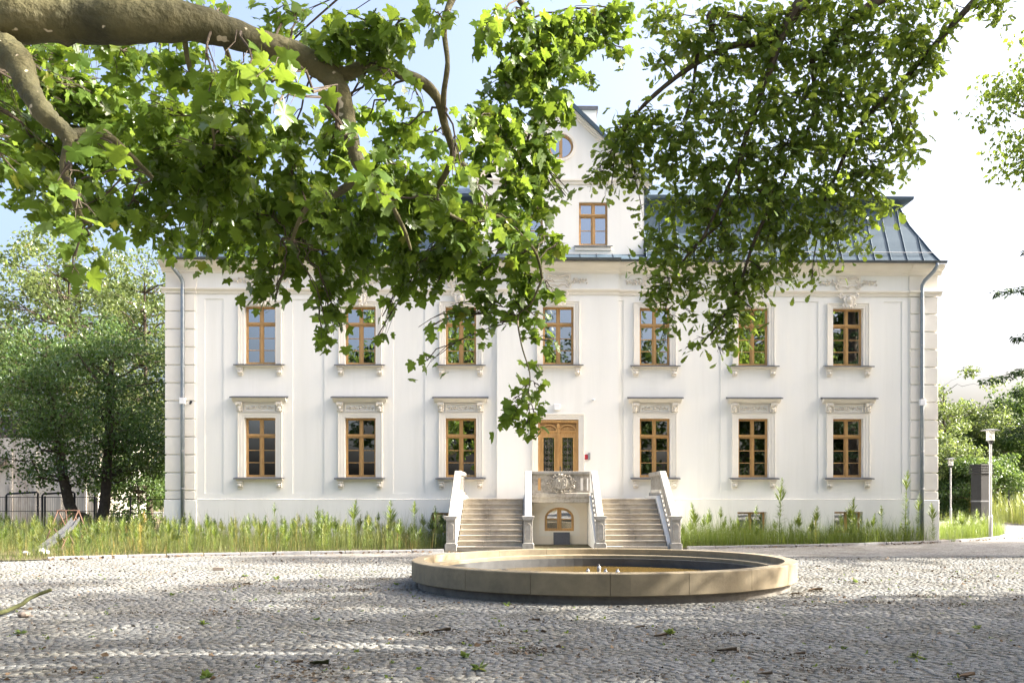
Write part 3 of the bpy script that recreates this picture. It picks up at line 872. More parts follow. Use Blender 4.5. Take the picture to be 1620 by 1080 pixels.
for i in range(npan):
    a, b = EX0+i*stp, EX0+(i+1)*stp
    if not (a > GX0-.2 and b < GX1+.2):
        mb = MB()
        for (h0,i0),(h1,i1) in zip(hcur[:-1], hcur[1:]):
            q = [rp(a,h0,i0), rp(b,h0,i0), rp(b,h1,i1), rp(a,h1,i1)]
            mb.add(q, [(0,1,2,3)])
        mb.build('roof_panel', M['zinc'], roofo)
        pts = [rp(a,h,q) for h, q in hcur if EX0+q*INS < a < EX1-q*INS]
        if len(pts) > 1:
            MB().tube([(p[0], p[1]-.012, p[2]+.012) for p in pts], .016, 4).build('standing_seam', M['zinc'], roofo)
        q0, q1 = rp(a,.14,.18), rp(b,.14,.18)
        MB().tube([(q0[0], q0[1]-.05, q0[2]+.05), (q1[0], q1[1]-.05, q1[2]+.05)], .014, 5).build('snow_rail', M['greymetal'], roofo)
    else:
        MB().add([(a,-.72,EZ),(b,-.72,EZ),(b,-.04,EZ+.34),(a,-.04,EZ+.34)], [(0,1,2,3)]).build('roof_panel', M['zinc'], roofo)
        MB().tube([(a,-.735,EZ+.008),(a,-.045,EZ+.352)], .014, 4).build('standing_seam', M['zinc'], roofo)
for s, xe in ((1, EX0), (-1, EX1)):                        # hip rolls
    MB().tube([(xe+s*q*INS, -.52+q*INS, EZ+(BZ-EZ)*h+.02) for h, q in hcur], .028, 6).build('hip_roll', M['zinc'], roofo)
def gutter(a, b, y, z):
    mb = MB(); prof = []
    for t in np.linspace(0, math.pi, 8): prof.append((y+.085*math.cos(t), z-.085*math.sin(t)))
    prof += [(y-.075, z), (y-.07*.7, z-.05), (y, z-.07), (y+.05, z-.05), (y+.075, z)]
    mb.prism(prof, a, b)
    return mb
gutter(EX0-.2, R0-.05, -.60, EZ+.015).build('gutter', M['gutter'], house)
gutter(R0-.03, R1+.03, -.80, EZ+.015).build('gutter', M['gutter'], house)
gutter(R1+.05, EX1+.2, -.60, EZ+.015).build('gutter', M['gutter'], house)
MB().box(EX0+.05, EX1-.05, -.50, .3, WTOP, WTOP+.03).build('eaves_board', M['trim'], house)
# central gable
gx = XC+.1; GZ = 16.55; sl = .955
gw0, gw1 = -.02, .38
gzs = GZ - 3.12*sl
gwin = [(gx-1.22, 11.15, 12.77), (gx+1.22, 11.15, 12.77)]
def gh(x, z): return any(abs(x-c) < .54 and a < z < b for c, a, b in gwin)
relief_wall(GX0, GX1, EZ-.05, gzs, lambda x, z: gw0, gh, [c+s*.54 for c, _, _ in gwin for s in (-1,1)], [11.15, 12.77], gw1).build('gable_wall', M['plaster'], house)
# pediment with a round opening
pz, pr = 14.86, .47
nb = 40
vs = []; fs = []
for k in range(nb):
    t = 2*math.pi*k/nb
    c, s_ = math.cos(t), math.sin(t)
    # distance along the ray to the triangle boundary
    best = 1e9
    if s_ < -1e-9: best = min(best, (gzs-pz)/s_)
    den = s_ + sl*abs(c)
    if den > 1e-9: best = min(best, (GZ-pz)/den)
    vs += [(gx+c*pr, gw0, pz+s_*pr), (gx+c*best, gw0, pz+s_*best), (gx+c*pr, gw1-.1, pz+s_*pr)]
for k in range(nb):
    j = (k+1) % nb
    fs += [(3*k, 3*k+1, 3*j+1, 3*j), (3*k, 3*j, 3*j+2, 3*k+2)]
ped = MB().add(vs, fs)
ped.add([(GX0,gw0,gzs),(GX1,gw0,gzs),(gx,gw0,GZ)], [])
ped.build('pediment', M['plaster'], house)
ow = MB()
tt = np.linspace(0, 2*math.pi, 33)[:-1]
for k in range(32):
    t0, t1 = tt[k], tt[(k+1) % 32]
    def rr(t, r, y): return (r*math.cos(t), y, r*math.sin(t))
    a = [rr(t0,pr,.10), rr(t1,pr,.10), rr(t1,pr-.08,.10), rr(t0,pr-.08,.10), rr(t0,pr,.2), rr(t1,pr,.2), rr(t1,pr-.08,.2), rr(t0,pr-.08,.2)]
    ow.add(a, [(0,1,2,3),(3,2,6,7),(0,4,5,1),(4,7,6,5)])
ow.box(-.06,.06,.095,.2,-pr+.06,pr-.06)
rw = ow.build('round_window', M['wood'], house, (gx, gw0, pz))
MB().prism([((pr-.05)*math.cos(t), (pr-.05)*math.sin(t)) for t in tt], .14, .146, 'y').build('pane', M['glass'], rw)
sur = MB()
for k in range(32):
    t0, t1 = tt[k], tt[(k+1) % 32]
    def rr(t, r, y): return (r*math.cos(t), y, r*math.sin(t))
    a = [rr(t0,pr,-.05), rr(t1,pr,-.05), rr(t1,pr+.09,-.05), rr(t0,pr+.09,-.05), rr(t0,pr+.09,.0), rr(t1,pr+.09,.0), rr(t0,pr,.0), rr(t1,pr,.0)]
    sur.add(a, [(0,1,2,3),(3,2,5,4),(0,6,7,1)])
sur.build('surround', M['trim'], rw)
FG = frame_mesh(.54, 1.62, bars=1, wy=.12)
for c, a, b in gwin:
    w = O('window', FG, house, (c, gw0, a))
    add_panes(w, .54, 1.62, 1, wy=.12)
    MB().box(-.70,.70,-.06,0,-.20,-.05).build('sill', M['trim'], w, bevel=.01)
    MB().prism([(.12,.01),(.12,-.02),(-.10,-.05),(-.11,-.075),(-.115,-.04)], -.72, .72).build('sill_flashing', M['zincdark'], w)
MB().prism([(gw0+.0,gzs-.14),(gw0-.05,gzs-.14),(gw0-.06,gzs-.06),(gw0-.12,gzs-.02),(gw0-.12,gzs+.04),(gw0,gzs+.08)], GX0-.05, GX1+.05).build('gable_string_course', M['trim'], house)
for s in (-1, 1):
    def gp(u, up, y): return (gx+s*u, y, GZ-u*sl+up)
    k = MB(); U = 3.42
    k.add([gp(0,.10,-.30),gp(U,.10,-.30),gp(U,.28,-.30),gp(0,.28,-.30),gp(0,.10,8),gp(U,.10,8),gp(U,.28,8),gp(0,.28,8)], [(0,1,2,3),(4,7,6,5),(3,2,6,7),(0,4,5,1),(1,5,6,2)])
    k.build('gable_roof_slope', M['zinc'], house)
    k = MB()
    k.add([gp(0,-.12,-.10),gp(U-.12,-.12,-.10),gp(U-.12,.095,-.10),gp(0,.095,-.10),gp(0,-.12,.0),gp(U-.12,-.12,.0),gp(U-.12,.095,.0),gp(0,.095,.0)], [(0,1,2,3),(0,4,5,1),(1,5,6,2),(3,2,6,7)])
    k.add([gp(0,.0,-.20),gp(U-.05,.0,-.20),gp(U-.05,.095,-.20),gp(0,.095,-.20),gp(0,.0,-.101),gp(U-.05,.0,-.101),gp(U-.05,.095,-.101),gp(0,.095,-.101)], [(0,1,2,3),(0,4,5,1),(1,5,6,2),(3,2,6,7)])
    k.build('raking_cornice', M['trim'], house)
    MB().box(gx+s*3.12-.01, gx+s*3.12+.01, gw0, 8, EZ, gzs).build('gable_side', M['plaster'], house)
    for q in range(1, 12):
        MB().tube([gp(.02,.29,.2+q*.6), gp(U,.29,.2+q*.6)], .015, 4).build('standing_seam', M['zinc'], house)
MB().tube([(gx,-.3,GZ+.29),(gx,8,GZ+.29)], .05, 6).build('ridge_cap', M['zinc'], house)
ch = MB().box(-.55,.55,0,.8,0,3.4).build('chimney', M['plaster'], house, (gx+1.05, 3.6, 14.3))
MB().box(-.62,.62,-.07,.87,3.4,3.55).build('chimney_cap', M['zincdark'], ch)
MB().box(-.5,.5,.05,.75,3.3,3.41).build('flue', M['darkmetal'], ch)
# downpipes
for s, xg, xp in ((1, FX(279), FX(291.5)), (-1, FX(1472), FX(1456))):
    pts = [(xg,-.60,EZ-.05),(xg,-.60,EZ-.16),(xg+(xp-xg)*.25,-.5,EZ-.36),(xg+(xp-xg)*.8,-.24,EZ-.62),(xp,-.165,EZ-.80),(xp,-.165,EZ-1.0),(xp,-.165,5.2),(xp,-.165,.0)]
    dp = MB().tube(pts, .072, 12).build('downpipe', M['pipe'], house, smooth=True)
    for zz in (9.15, 7.4, 5.4, 3.4, 2.0): MB().lathe([(.074,0),(.082,0),(.082,.04),(.074,.04)], 14, (xp,-.165,zz)).build('pipe_collar', M['greymetal'], dp)
    MB().box(xp-.10, xp+.10, -.25, -.08, 5.15, 5.38).build('pipe_box', M['whiteplastic'], dp, bevel=.01)
# small fittings on the wall
lm = MB().box(-.12,.12,-.10,0,0,.20); lm.box(-.10,.10,-.12,-.02,-.03,0)
tag(lm.build('wall_lamp', M['whiteplastic'], None, (FX(881), -.152, 4.98), bevel=.02), 'white square wall lamp above the entrance door', 'lamp')
al = MB().box(-.085,.085,-.06,0,-.09,.09).build('alarm_call_box', M['red'], None, (FX(926.5), -.152, 3.2), bevel=.02)
tag(al, 'red alarm box on the wall beside the entrance door', 'alarm')
MB().lathe([(.0,-.08),(.055,-.08),(.055,-.06)], 12).build('button', M['whiteplastic'], al, (0,0,0), (-math.pi/2*3,0,0))
tag(MB().box(-.045,.045,-.07,0,-.12,.14).build('intercom_panel', M['greymetal'], None, (FX(931.5), -.152, 3.22), bevel=.01), 'small grey intercom panel right of the red alarm box', 'intercom')
tag(MB().tube([(0,0,0),(0,-.08,0)], .05, 10).tube([(0,-.05,-.03),(0,-.16,-.06)], .035, 10).build('security_camera', M['darkmetal'], None, (FX(303), -.002, 5.23)), 'small dark security camera on the wall beside the downpipe', 'camera')
tag(MB().tube([(0,0,0),(0,-.05,0)], .045, 10).tube([(-.05,-.05,-.02),(.05,-.09,-.02)], .03, 8).build('motion_sensor', M['whiteplastic'], None, (FX(938), -.152, 5.35)), 'tiny white motion sensor above and right of the door', 'sensor')
# ================================================================== STAIRCASE
stair = empty('entrance_staircase', (1.1,-3.5,0), 'pale stone double staircase with balustrades leading up to the door', 'staircase')
SO = Vector((1.1,-3.5,0))
def sb(name, mb, mat, parent=stair, **k):
    o = mb.build(name, mat, parent, **k)
    if parent is stair: o.location = -SO
    return o
YF, TR, RI, NS = -6.08, .33, .165, 10
LAX, LBX, RAX, RBX = -2.19, -.17, 2.41, 4.37            # flights
YL = YF + TR*(NS-1)                                       # landing nosing
for a, b in ((LAX, LBX), (RAX, RBX)):
    for i in range(NS):
        y = YF + TR*i; z = RI*(i+1)
        y1 = y+TR+.06 if i < NS-1 else -.19
        yy = random.gauss(0,.004)
        j = a + (b-a)*random.uniform(.35,.75)
        for q0, q1 in ((a, j-.003), (j+.003, b)):
            mb = MB()
            mb.prism([(y-.035+yy,z),(y-.035+yy,z-.035),(y-.015+yy,z-.05),(y+yy,z-.05),(y+yy,z-RI+.001),(y1,z-RI+.001),(y1,z)], q0, q1)
            sb('step', mb, M['stone'], bevel=.006)
# landing between the flights, solid cores
sb('landing', MB().box(LBX+.01, RAX-.01, YL+.25, -.19, LAND-.14, LAND-.004), M['stone'])
core = MB()
for a, b in ((LAX-.36, LAX), (LBX, LBX+.32), (RAX-.32, RAX), (RBX, RBX+.36)):
    core.prism([(YF+.30,-.05),(YF+.30,.22),(YL,LAND+.10),(-.17,LAND+.10),(-.17,-.05)], a+.03, b-.03)
sb('stringer_wall', core, M['plaster'])
NB = -1.95                                                 # niche back wall
nw = []
aw, zb, zspring, ztop = .52, .50, .95, 1.34
acx = XC - .02
arcp = [(acx+aw*math.cos(t), zspring+(ztop-zspring)*math.sin(t)) for t in np.linspace(math.pi, 0, 15)]
poly_l = [(LBX+.3,-.05),(acx,-.05),(acx,zb),(acx-aw,zb)] + arcp[:8] + [(acx,LAND-.14),(LBX+.3,LAND-.14)]
poly_r = [(RAX-.3,-.05),(RAX-.3,LAND-.14),(acx,LAND-.14)] + arcp[7:] + [(acx+aw,zb),(acx,zb),(acx,-.05)]
sb('niche_wall', MB().prism(poly_l, NB, NB+.3, 'y').prism(poly_r, NB, NB+.3, 'y'), M['nicheplaster'])
wsur = MB()
arco = [(acx+(aw+.20)*math.cos(t), zspring+(ztop-zspring+.17)*math.sin(t)) for t in np.linspace(math.pi, 0, 15)]
for i in range(14): wsur.add([(*p[:1], NB-.025, p[1]) for p in (arco[i], arco[i+1], arcp[i+1], arcp[i])] + [(*p[:1], NB, p[1]) for p in (arco[i], arco[i+1], arcp[i+1], arcp[i])], [(0,1,2,3),(0,4,5,1),(3,2,6,7)])
wsur.box(acx-aw-.20, acx-aw, NB-.025, NB, zb-.18, zspring).box(acx+aw, acx+aw+.20, NB-.025, NB, zb-.18, zspring).box(acx-aw, acx+aw, NB-.025, NB, zb-.18, zb)
sb('window_surround', wsur, M['trim'])
awf = MB()
def ring_arc(mb, o, i, y0, y1):
    P = [(acx+o*math.cos(t), zspring+(ztop-zspring-(aw-o))*math.sin(t)) for t in np.linspace(math.pi, 0, 15)]
    Q = [(acx+i*math.cos(t), zspring+(ztop-zspring-(aw-i))*math.sin(t)) for t in np.linspace(math.pi, 0, 15)]
    for k in range(14):
        mb.add([(P[k][0],y0,P[k][1]),(P[k+1][0],y0,P[k+1][1]),(Q[k+1][0],y0,Q[k+1][1]),(Q[k][0],y0,Q[k][1]),(P[k][0],y1,P[k][1]),(P[k+1][0],y1,P[k+1][1]),(Q[k+1][0],y1,Q[k+1][1]),(Q[k][0],y1,Q[k][1])],
               [(0,1,2,3),(3,2,6,7),(0,4,5,1),(4,7,6,5)])
ring_arc(awf, aw, aw-.085, NB+.08, NB+.16)
awf.box(acx-aw, acx-aw+.085, NB+.08, NB+.16, zb, zspring).box(acx+aw-.085, acx+aw, NB+.08, NB+.16, zb, zspring)
awf.box(acx-aw+.085, acx+aw-.085, NB+.08, NB+.16, zb, zb+.09).box(acx-.075, acx+.075, NB+.07, NB+.16, zb+.09, ztop-.07).box(acx-.025, acx+.025, NB+.05, NB+.07, zb+.05, ztop-.1)
awf.box(acx-aw+.085, acx-.075, NB+.10, NB+.14, .90, .93).box(acx+.075, acx+aw-.085, NB+.10, NB+.14, .90, .93)
awo = sb('arched_window', awf, M['wood'])
for s in (-1, 1):
    pts = [(acx+s*.075, zb+.09)] + [(acx+s*.44*math.cos(t), zspring+.31*math.sin(t)) for t in np.linspace(0, 1.4, 8)] + [(acx+s*.075, zspring+.31)]
    pts = [(acx+s*.44, zb+.09)] + pts[1:] + [(acx+s*.075, zb+.09)]
    MB().prism(pts, NB+.118, NB+.122, 'y').build('pane', M['glass'], awo)
# newels
def newel(xc, w=.36):
    b = sb('newel', MB().box(xc-w*.40, xc+w*.40, YF-.02, YF+.28, .28, .98), M['balstone'], bevel=.008)
    fp = [(xc-.06,.36),(xc+.06,.36),(xc+.085,.42),(xc+.085,.80),(xc+.055,.86),(xc,.885),(xc-.055,.86),(xc-.085,.80),(xc-.085,.42)]
    MB().tube([(p[0], YF-.022, p[1]) for p in fp+fp[:1]], .008, 4).build('newel_panel', M['oldstone'], b)
    MB().prism([(xc-w*.52,-.05),(xc+w*.52,-.05),(xc+w*.52,.22),(xc+w*.46,.26),(xc+w*.40,.28),(xc-w*.40,.28),(xc-w*.46,.26),(xc-w*.52,.22)], YF-.07, YF+.33, 'y').build('newel_base', M['balstone'], b, bevel=.015)
    MB().prism([(xc-w*.40,.98),(xc+w*.40,.98),(xc+w*.44,1.0),(xc+w*.44,1.03),(xc+w*.54,1.07),(xc+w*.54,1.11),(xc-w*.54,1.11),(xc-w*.54,1.07),(xc-w*.44,1.03),(xc-w*.44,1.0)], YF-.07, YF+.33, 'y').build('newel_cap', M['balstone'], b, bevel=.006)
RX = [LAX-.20, LBX+.18, RAX-.14, RBX+.26]
for x_ in RX: newel(x_)
# sloping handrails, plinth rails and balusters
for x_, outer in zip(RX, (1,0,0,1)):
    ya, za, yb, zb_ = YF+.22, 1.06, YL+.02, 2.61
    w = .115
    sb('handrail', MB().prism([(ya,za-.13),(ya,za+.02),(yb,zb_),(yb,zb_-.15)], x_-w, x_+w), M['balstone'], bevel=.018)
    sb('handrail_moulding', MB().prism([(ya,za-.17),(ya,za-.131),(yb,zb_-.151),(yb,zb_-.19)], x_-w*.75, x_+w*.75), M['balstone'])
    sb('plinth_rail', MB().prism([(ya,.18),(ya,.34),(yb,LAND+.24),(yb,LAND+.10)], x_-w*.9, x_+w*.9), M['balstone'], bevel=.01)
    n = 10
    for k in range(n):
        t = (k+.5)/n
        y = ya+(yb-ya)*t; z0 = .33+(LAND+.23-.33)*t; z1 = za-.16+(zb_-.18-za+.16)*t
        sl_ = (zb_-za)/(yb-ya)
        mb = MB(); e = .055 if k % 2 == 0 else .042
        mb.prism([(y-e-.03,z0-.03-e*sl_),(y-e,z0+.10),(y-e,z1-.12),(y-e-.035,z1+.02-e*sl_),(y+e+.035,z1+.02+e*sl_),(y+e,z1-.10),(y+e,z0+.13),(y+e+.03,z0-.03+e*sl_)], x_-.055, x_+.055)
        sb('baluster', mb, M['balstone'])
    if outer:                                             # level rail from the flight back to the wall
        sb('landing_rail', MB().box(x_-w, x_+w, yb+.02, -.21, 2.46, 2.60), M['balstone'], bevel=.018)
        sb('landing_plinth', MB().box(x_-w*.9, x_+w*.9, yb+.02, -.21, LAND+.02, LAND+.22), M['balstone'], bevel=.01)
        for k in range(8):
            y = yb+.18+k*.35
            sb('baluster', MB().prism([(y-.09,LAND+.22),(y-.05,LAND+.32),(y-.05,2.34),(y-.09,2.46),(y+.09,2.46),(y+.05,2.34),(y+.05,LAND+.32),(y+.09,LAND+.22)], x_-.055, x_+.055), M['balstone'])
# parapet over the niche
PX0, PX1, PYF = LBX+.30, RAX-.27, YL+.22
pw = PX1-PX0
par = relief_wall(PX0, PX1, 1.85, 2.46, lambda x, z: PYF, lambda x, z: any(a < x < b for a, b in ((PX0+.22,PX0+.32),(PX1-.32,PX1-.22),(PX1-.10,PX1-.04))) and 1.93 < z < 2.36,
    [PX0+.22,PX0+.32,PX1-.32,PX1-.22,PX1-.10,PX1-.04], [1.93,2.36], PYF+.14)
po = sb('parapet', par, M['oldstone'])
pb = MB().add([(PX0,PYF+.14,1.85),(PX0+.22,PYF+.14,1.85),(PX0+.22,PYF+.14,2.46),(PX0,PYF+.14,2.46),(PX0+.32,PYF+.14,1.85),(PX1-.32,PYF+.14,1.85),(PX1-.32,PYF+.14,2.46),(PX0+.32,PYF+.14,2.46),(PX1-.22,PYF+.14,1.85),(PX1-.10,PYF+.14,1.85),(PX1-.10,PYF+.14,2.46),(PX1-.22,PYF+.14,2.46)],
    [(0,1,2,3),(4,5,6,7),(8,9,10,11)])
sb('parapet_back', pb, M['oldstone'])
sb('parapet_rail', MB().prism([(PYF-.06,2.48),(PYF-.09,2.52),(PYF-.09,2.59),(PYF+.2,2.59),(PYF+.2,2.46),(PYF-.03,2.46)], PX0-.0, PX1+.0), M['balstone'], bevel=.008)
sb('parapet_base', MB().prism([(PYF-.05,1.70),(PYF-.05,1.83),(PYF-.02,1.85),(PYF+.2,1.85),(PYF+.2,LAND-.15),(PYF+.0,1.52),(PYF+.0,1.66)], PX0, PX1), M['oldstone'], bevel=.008)
# carved coat of arms on the parapet
cm = MB(); cy = PYF-.03
cxm = (PX0+PX1)/2+.02
rs_ = random.Random(4)
nn = 28
ctr = [(cxm, cy-.07, 2.17)]
rings = [[(cxm+q*.40*math.cos(t)*(1+.06*math.cos(3*t)), cy-.07+dq, 2.17+q*.27*math.sin(t)) for t in np.linspace(0, 2*math.pi, nn+1)[:-1]] for q, dq in ((.5,.015),(.85,.05),(1.0,.10))]
cm.add(ctr+rings[0]+rings[1]+rings[2], [(0, 1+k, 1+(k+1) % nn) for k in range(nn)] + [(1+r*nn+k, 1+r*nn+(k+1) % nn, 1+(r+1)*nn+(k+1) % nn, 1+(r+1)*nn+k) for r in range(2) for k in range(nn)])
for s in (-1, 1):
    sh = [(cxm+s*.015,2.33),(cxm+s*.17,2.34),(cxm+s*.19,2.22),(cxm+s*.165,2.08),(cxm+s*.10,2.0),(cxm+s*.015,1.97)]
    cm.prism(sh, cy-.115, cy-.03, 'y')                    # two shields side by side
    cm.tube([(p_[0], cy-.118, p_[1]) for p_ in sh+sh[:1]], .011, 4)
    cm.ball((cxm+s*.09,cy-.11,2.25), .038, 1.2, 7); cm.ball((cxm+s*.10,cy-.11,2.12), .035, 1.5, 7)
    cm.tube([(cxm+s*.04,cy-.125,2.18),(cxm+s*.15,cy-.125,2.195)], .010, 5)
    spiral(cm, cxm+s*.09, 2.42, .065, 1.0, math.pi*.5, s, cy-.09, .022)
    spiral(cm, cxm+s*.36, 2.30, .07, 1.2, math.pi*.5, -s, cy-.05, .02)
    spiral(cm, cxm+s*.40, 2.05, .06, 1.1, -math.pi*.5, s, cy-.05, .018)
for k in range(54):                                        # carved foliage round the shields
    t = 2*math.pi*k/54; q = .72+.28*rs_.random()
    leafbump(cm, cxm+q*.42*math.cos(t), 2.17+q*.28*math.sin(t), .09+.05*rs_.random(), t+rs_.gauss(0,.5), cy-.03-.04*(1-q), .36, .05)
cm.ball((cxm,cy-.08,2.46), .05, 1.0, 7); cm.ball((cxm,cy-.06,1.90), .045, .8, 7)
sb('carved_coat_of_arms', cm, M['crest'])
# plaque leaning in the niche
plq = MB().box(-.29,.29,-.03,.03,0,.47).build('granite_plaque', M['granite'], None, (acx+.08, NB-.22, .0), (math.radians(-14),0,.04), bevel=.006)
tag(plq, 'dark polished granite slab leaning below the arched cellar window', 'slab')

# ================================================================== FOUNTAIN
fnt = empty('fountain_basin', FC, 'large round sandstone fountain basin sunk in the cobbled court', 'fountain')
def ring_seg(prof, a0, a1, n):
    mb = MB(); m = len(prof); vs = []; fs = []
    for k in range(n+1):
        a = a0+(a1-a0)*k/n
        vs += [(r*math.cos(a), r*math.sin(a), z) for r, z in prof]
    for k in range(n):
        for i in range(m):
            j = (i+1) % m
            fs.append((k*m+i, (k+1)*m+i, (k+1)*m+j, k*m+j))
    fs += [tuple(range(m)), tuple(range((n+1)*m-1, n*m-1, -1))]
    return mb.add(vs, fs)
rimp = [(FR-.30,.14),(FR-.012,.14),(FR,.152),(FR,.49),(FR-.012,.502),(FR-.23,.506),(FR-.24,.496),(FR-.24,.375),(FR-.30,.365)]
nseg = 18; gap = .0011
SEG = ring_seg(rimp, gap, 2*math.pi/nseg-gap, 8).mesh('rim_stone', M['sand'])
for k in range(nseg):
    o = O('rim_stone', SEG, fnt, (0,0,random.gauss(0,.0012)), (0,0,2*math.pi*(k+.37)/nseg))
ring_seg([(FR-.46,.16),(FR-.301,.16),(FR-.301,.372),(FR-.45,.372),(FR-.46,.362)], 0, 2*math.pi, 96).build('inner_ledge', M['sand'], fnt)
ring_seg([(FR-.49,-.3),(FR-.12,-.3),(FR-.12,.139),(FR-.49,.139)], 0, 2*math.pi, 96).build('plinth_ring', M['concrete'], fnt, smooth=False)
ring_seg([(FR-.56,-.3),(FR-.50,-.3),(FR-.50,.30),(FR-.56,.30)], 0, 2*math.pi, 96).build('basin_wall', M['basin'], fnt)
MB().lathe([(0.0,-.2),(FR-.5,-.2)], 64).build('basin_floor', M['basin'], fnt)
MB().lathe([(0.0,.12),(FR-.555,.12)], 64).build('water_surface', M['water'], fnt)
NZ = MB().lathe([(.0,.0),(.028,.0),(.028,.10),(.034,.10),(.034,.13),(.016,.15),(.016,.17),(.0,.17)], 10).mesh('nozzle', M['greymetal'], smooth=False)
for i, (px, dd, s) in enumerate(((918,17.9,1.0),(930,18.4,1.2),(939,17.6,.8),(947.5,18.6,1.55),(958,18.2,1.25),(969,17.7,.9),(977,18.3,1.15),(986,18.0,.7))):
    p = Pd(px, 800, dd) - FC
    O('nozzle', NZ, fnt, (p.x, p.y, .12), (0,0,0), (1.15,1.15,s))
p = Pd(797, 800, 17.0) - FC
MB().tube([(0,0,-.2),(0,0,.36)], .035, 10).box(-.055,.055,-.05,.05,.36,.41).tube([(0,0,.38),(-.10,0,.38)], .02, 8).build('overflow_pipe', M['darkmetal'], fnt, (p.x, p.y, 0))

# ================================================================== LAMPS, PILLAR, SLIDE, SHED, FENCES
def lamp(loc, h, label):
    e = empty('street_lamp', loc, label, 'street lamp', 'lamp posts along the drive')
    MB().lathe([(.075,0),(.075,.9),(.055,.95),(.05,h-.62),(.0,h-.62)], 14).build('post', M['greymetal'], e, smooth=False)
    MB().lathe([(.05,h-.62),(.12,h-.50),(.13,h-.46),(0,h-.46)], 16).build('lamp_base', M['darkmetal'], e)
    MB().lathe([(.15,h-.46),(.15,h-.06)], 18).build('glass_cylinder', M['lampglass'], e)
    MB().lathe([(.0,h-.40),(.06,h-.40),(.06,h-.28),(.0,h-.28)], 10).build('bulb_holder', M['darkmetal'], e)
    MB().lathe([(.0,h-.065),(.36,h-.07),(.37,h-.055),(.12,h-.0),(.0,h+.01)], 22).build('cap', M['zincdark'], e)
    for k in range(3):
        a = k*2.1+.4
        MB().tube([(.155*math.cos(a),.155*math.sin(a),h-.47),(.155*math.cos(a),.155*math.sin(a),h-.05)], .009, 5).build('strut', M['greymetal'], e)
def lampglass():
    m, nt, b = new_mat('frosted_lamp_glass')
    out = nt.nodes['Material Output']; L = nt.links.new
    tr = N(nt, 'ShaderNodeBsdfTransparent'); di = N(nt, 'ShaderNodeBsdfDiffuse'); di.inputs[0].default_value = (.7,.7,.66,1)
    tl = N(nt, 'ShaderNodeBsdfTranslucent'); tl.inputs[0].default_value = (.7,.7,.66,1)
    m1 = N(nt, 'ShaderNodeMixShader'); m1.inputs[0].default_value = .5; L(di.outputs[0], m1.inputs[1]); L(tl.outputs[0], m1.inputs[2])
    m2 = N(nt, 'ShaderNodeMixShader'); m2.inputs[0].default_value = .55; L(tr.outputs[0], m2.inputs[1]); L(m1.outputs[0], m2.inputs[2])
    L(m2.outputs[0], out.inputs[0])
    return m
M['lampglass'] = lampglass()
g = Pd(1567, 786, 38.6); lamp((g.x, g.y, .02), 4.45, 'tall grey lamp post with flat disc cap at the end of the kerb')
g = Pd(1504, 786, 60); lamp((g.x, g.y, .02), 4.15, 'smaller distant lamp post beside the corner of the house')
g = Pd(1552, 786, 52)
pil = empty('ventilation_pillar', (g.x, g.y, 0), 'dark grey square metal ventilation pillar standing in the meadow', 'pillar', rz=.35)
MB().box(-.36,.36,-.36,.36,-.05,2.95).build('shaft', M['pillarmat'] if 'pillarmat' in M else M['zincdark'], pil, bevel=.01)
for k in range(4): MB().box(-.43,.43,-.43,.43,2.98+k*.14,3.07+k*.14).build('louvre', M['pillarmat'], pil, bevel=.008)
MB().box(-.34,.34,-.34,.34,2.9,3.5).build('core', M['darkmetal'], pil)
MB().box(-.372,.372,-.372,.372,1.45,1.52).build('band', M['zincdark'], pil)

# old playground slide
sp = Pd(120, 786, 30.5)
sl_o = empty('playground_slide', (sp.x, sp.y, .03), 'old playground slide with rusty legs and bent grey chute in the weeds', 'slide', rz=0)
k = 30.5/1500
def S(px, py, y): return ((px-120)*k, y, 1.7-(py-786)*k-.03)
chute = MB()
cpts = [S(122,823,-.1), S(118,836,-.35), S(108,852,-.8), S(98,866,-1.2), S(93,873,-1.45)]
prev = None
for w0, w1, h0, h1 in ((-.10,.10,0,.02),(-.12,-.10,0,.12),(.10,.12,0,.12)):
    vs = []; fs = []
    for p in cpts:
        ox, oy = .85, .5
        for ww, hh in ((w0,h0),(w1,h0),(w1,h1),(w0,h1)): vs.append((p[0]+ww*ox, p[1]+ww*oy, p[2]+hh))
    for i in range(len(cpts)-1):
        for q in range(4): fs.append((4*i+q, 4*i+(q+1) % 4, 4*i+4+(q+1) % 4, 4*i+4+q))
    chute.add(vs, fs+[(0,1,2,3),(len(vs)-1,len(vs)-2,len(vs)-3,len(vs)-4)])
chute.build('chute', M['chutemetal'], sl_o)
for a, b in (((92,807,0),(80,862,-.4)), ((92,807,0),(112,866,.3)), ((124,807,0),(138,862,.3)), ((124,807,0),(108,872,-.5)), ((90,807,0),(126,807,0)), ((103,808,.05),(96,852,.5)), ((88,835,-.1),(100,856,.1)), ((118,812,.0),(121,850,.4)), ((86,830,.3),(106,812,.3))):
    p, q = S(*a), S(*b)
    q = (q[0], q[1], max(q[2], -.03))
    MB().tube([p, q], .019, 7).build('leg' if b[1] > 845 else 'brace', M['rust'], sl_o)

